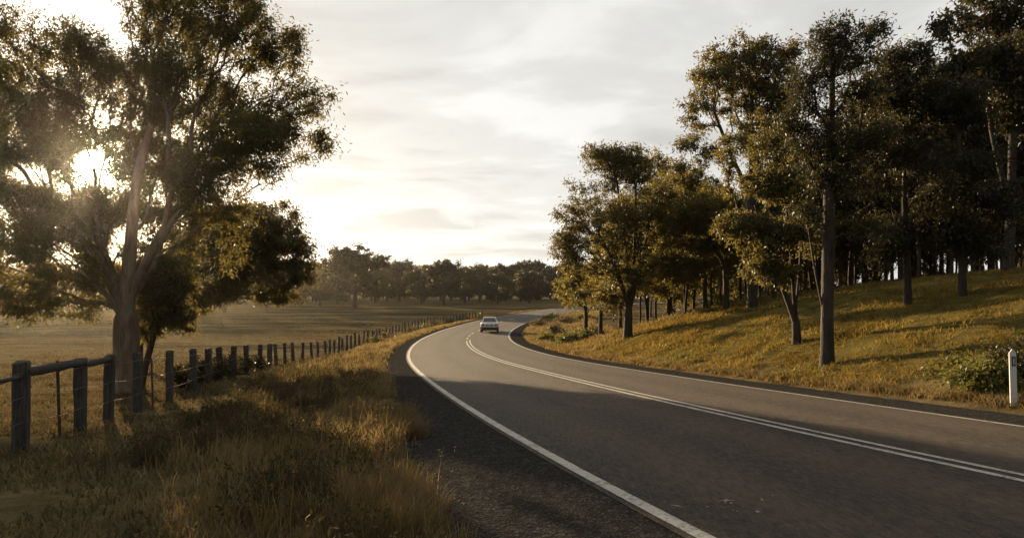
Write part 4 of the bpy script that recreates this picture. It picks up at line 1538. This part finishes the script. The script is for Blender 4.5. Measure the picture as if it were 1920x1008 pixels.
# tall dry tufts beside the shoulder
n = 1500
Y_ = 3.0 + 40 * rng.random(n) ** 1.5
X_ = left_edge(Y_) - .30 - 2.2 * rng.random(n) ** 1.3 * (1 + .02 * Y_)
m = fbm(X_ / .9, Y_ / 1.4, 71, 3) > -.03
X_, Y_ = X_[m], Y_[m]
part1 = tufts(X_, Y_, 25, (.16 + .26 * rng.random(len(X_))) * np.interp(Y_, [4, 9, 14, 30], [.7, 1.0, .8, .6]), .005 + .0006 * Y_, .55, .07 + .004 * Y_, rng, (.08, -.05))
hx, hy = [], []
for (tx, ty, cnt_, rr) in [(735, 815, 46, .26), (700, 790, 24, .3), (740, 960, 40, .18), (700, 930, 30, .22), (760, 1005, 26, .18), (660, 770, 24, .3), (750, 790, 16, .14), (670, 1005, 24, .3)]:
    g = at(tx, ty)
    hx.append(g.x + rng.normal(size=cnt_) * rr)
    hy.append(g.y + rng.normal(size=cnt_) * rr)
hx, hy = np.concatenate(hx), np.concatenate(hy)
part2 = tufts(hx, hy, 50, .24 + .20 * rng.random(len(hx)), .0065, .6, .05, rng, (.12, -.02))
sx, sy = np.concatenate([hx, X_]), np.concatenate([hy, Y_])
pk = rng.integers(0, len(sx), 900)
bx_ = with_z(sx[pk] + rng.normal(size=900) * .12, sy[pk] + rng.normal(size=900) * .12)
sh_ = .32 + .28 * rng.random(900)
stalk = blades(bx_, sh_, .0035 + .0005 * bx_[:, 1], np.full(900, .35), rng, wind=(.08, -.03))
heads = leaves(rng, stalk[0].reshape(-1, 5, 3)[:, 4], np.tile([[0, 0, 1.0]], (900, 1)), 5, .026, .006, .022, -.9, vflat=1.8)
stuff('dry_grass', [part1, part2, stalk, heads], M['dry_grass'], 'tall golden dry grass tufts leaning beside the gravel shoulder')

# dark weedy growth across the middle of the verge
n = 2000
Y_ = 3.5 + 42 * rng.random(n) ** 1.4
X_ = left_edge(Y_) - .5 - (2.5 + .06 * Y_) * rng.random(n)
m = fbm(X_ / 1.7, Y_ / 2.4, 81, 3) > -.04
X_, Y_ = X_[m], Y_[m]
hw = (.16 + .24 * rng.random(len(X_))) * np.interp(Y_, [4, 12, 30], [1.0, .95, .8])
p1 = tufts(X_, Y_, 16, hw * 1.15, .005 + .0005 * Y_, .45, .07, rng)
tipz = np.repeat(with_z(X_, Y_), 4, 0) + np.stack([rng.normal(size=len(X_) * 4) * .09, rng.normal(size=len(X_) * 4) * .09, np.repeat(hw, 4) * (.35 + .7 * rng.random(len(X_) * 4))], 1)
p2 = leaves(rng, tipz, np.tile([[0, 0, 1.0]], (len(tipz), 1)), 7, .05, .02, .09, -.2)
stuff('weeds', [p1, p2], M['weed'], 'dark brown green weeds spread over the middle of the verge')

# the grassy bank
n = 17000
s1 = rng.random(n) ** 1.1 * 46 - 2
dd = .15 + 22 * rng.random(n) ** 1.5
q = road_pt(s1, shoulder_right(s1) + .1 + dd)
m = (q[:, 1] < 46) & (q[:, 1] > 4) & (np.abs(q[:, 0] / q[:, 1]) < .85)
q = q[m]
dsc = np.hypot(q[:, 0], q[:, 1])
pn = fbm(q[:, 0] / .9, q[:, 1] / .9, 91, 3)
m2 = pn > -.13
q, dsc, pn = q[m2], dsc[m2], pn[m2]
stuff('bank_grass', [tufts(q[:, 0], q[:, 1], 10, np.clip(.12 + .5 * pn, .05, .30) * (.7 + .6 * rng.random(len(q))), .007 + .0006 * dsc, 1.1, .16, rng)], M['bank_grass'], 'tussocky green and golden grass covering the bank')
m = (fbm(q[:, 0] / 1.6, q[:, 1] / 1.6, 97, 3) > .16)
qq = with_z(q[m, 0], q[m, 1]) + [0, 0, .09]
stuff('bank_weeds', [leaves(rng, qq, np.tile([[0, 0, 1.0]], (len(qq), 1)), 10, .075, .034, .15, -.1)], M['shrub_leaf'], 'leafy green weeds growing in patches through the bank grass')
n = 2600
s1 = rng.random(n) * 60 - 2
q = road_pt(s1, shoulder_right(s1) + .12 + .5 * rng.random(n))
stuff('dry_grass', [tufts(q[:, 0], q[:, 1], 14, .10 + .14 * rng.random(n), .009 + .0004 * np.abs(q[:, 1]), .7, .06, rng)], M['dry_grass'], 'fringe of dry grass along the foot of the bank')

# paddock grass
n = 10500
Y_ = 12 + 110 * rng.random(n) ** 1.3
X_ = -(.1 + .78 * rng.random(n)) * Y_ * 1.0
lat_, s_, _ = road_rel(X_, Y_)
fxx = np.interp(Y_, FY, FX)
m = (X_ < fxx + .2) & (lat_ < -6) & (fbm(X_ / 5, Y_ / 5, 95, 3) > -.05)
X_, Y_ = X_[m], Y_[m]
stuff('paddock_grass', [tufts(X_, Y_, 8, .08 + .10 * rng.random(len(X_)), .012 + .0009 * Y_, .9, .16, rng)], M['short_grass'], 'grazed straw coloured grass in the paddock')
n = 3800
s1 = 20 + 100 * rng.random(n) ** 1.2
off = -(shoulder_left(s1) + .1 + 3.6 * rng.random(n))
q = road_pt(s1, off)
stuff('verge_grass', [tufts(q[:, 0], q[:, 1], 9, .10 + .20 * rng.random(n), .010 + .0008 * q[:, 1], .6, .14, rng)], M['dry_grass'], 'dry grass strip between the far fence and the road')
n = 2600
s1 = 26 + 90 * rng.random(n)
q = road_pt(s1, shoulder_right(s1) + .15 + 7 * rng.random(n) ** 1.3)
m = (q[:, 1] > 36)
q = q[m]
stuff('verge_grass', [tufts(q[:, 0], q[:, 1], 9, .16 + .25 * rng.random(len(q)), .010 + .0008 * q[:, 1], .6, .14, rng)], M['dry_grass'], 'dry grass among the bushes inside the bend')

# loose stones on the near shoulders
n = 8500
s1 = -5 + 30 * rng.random(n) ** 1.9
side_ = rng.random(n) < .72
off = np.where(side_, -(WL + .2 + (shoulder_left(s1) - WL) * rng.random(n) ** .6 * 1.05), WR + .25 + 1.5 * rng.random(n))
q = road_pt(s1, off)
fr = np.clip((np.abs(off) - np.where(side_, WL, WR)) / 1.5, 0, 1)
q[:, 2] -= .055 * fr
sz = (.005 + .013 * rng.random(n) ** 3)[:, None, None]
ico = np.array([[1, 0, 0], [-1, 0, 0], [0, 1, 0], [0, -1, 0], [0, 0, .7], [0, 0, -.7]], float)
Vv = q[:, None, :] + ico[None] * sz * (.6 + .8 * rng.random((n, 6, 1)))
fc = np.array([[0, 2, 4], [2, 1, 4], [1, 3, 4], [3, 0, 4], [2, 0, 5], [1, 2, 5], [3, 1, 5], [0, 3, 5]])
lo = (np.arange(n)[:, None, None] * 6 + fc[None]).ravel()
stuff('gravel', [(Vv.reshape(-1, 3), lo, np.arange(n * 8) * 3)], plain('stone', (.075, .07, .063), .85, vary=.6, vscale=25), 'loose stones scattered over the gravel shoulders')
# a few blown leaves by the edge line
n = 16
g = at(1352, 985)
q = np.array(g)[None] + np.stack([rng.normal(size=n) * .22 - .05, rng.normal(size=n) * .16, np.zeros(n)], 1)
lt, sq, zq = road_rel(q[:, 0], q[:, 1])
q[:, 2] = zq - .012 * np.abs(lt) + .006
th = rng.random(n) * 6.28
ax = np.stack([np.cos(th), np.sin(th), .06 * rng.random(n)], 1) * (.03 + .13 * rng.random(n) ** 3)[:, None]
sd = np.stack([-np.sin(th), np.cos(th), .25 * rng.normal(size=n)], 1) * (.006 + .016 * rng.random(n) ** 2)[:, None]
Vv = np.stack([q, q + ax * .5 + sd + [0, 0, .006], q + ax, q + ax * .5 - sd + [0, 0, .004]], 1).reshape(-1, 3)
stuff('leaf_litter', [(Vv, np.arange(n * 4), np.arange(n) * 4)], plain('pale_leaf', (.36, .29, .20), .8, vary=.5, vscale=40), 'few pale dry leaves blown onto the asphalt by the edge line')

# ------------------------------------------------------------------ haze
bm = bmesh.new()
add_box(bm, (0, 270, 14), (1100, 680, 38))
m = bpy.data.materials.new('haze')
m.use_nodes = True
t = m.node_tree
for n_ in list(t.nodes):
    t.nodes.remove(n_)
pv = t.nodes.new('ShaderNodeVolumePrincipled')
pv.inputs['Color'].default_value = (.95, .92, .86, 1)
pv.inputs['Density'].default_value = 0.00013
pv.inputs['Anisotropy'].default_value = 0.93
mo = t.nodes.new('ShaderNodeOutputMaterial')
t.links.new(pv.outputs[0], mo.inputs['Volume'])
hz = bm_obj('haze', bm, m)
tag(hz, 'thin warm morning haze lying over the paddock', kind='stuff')
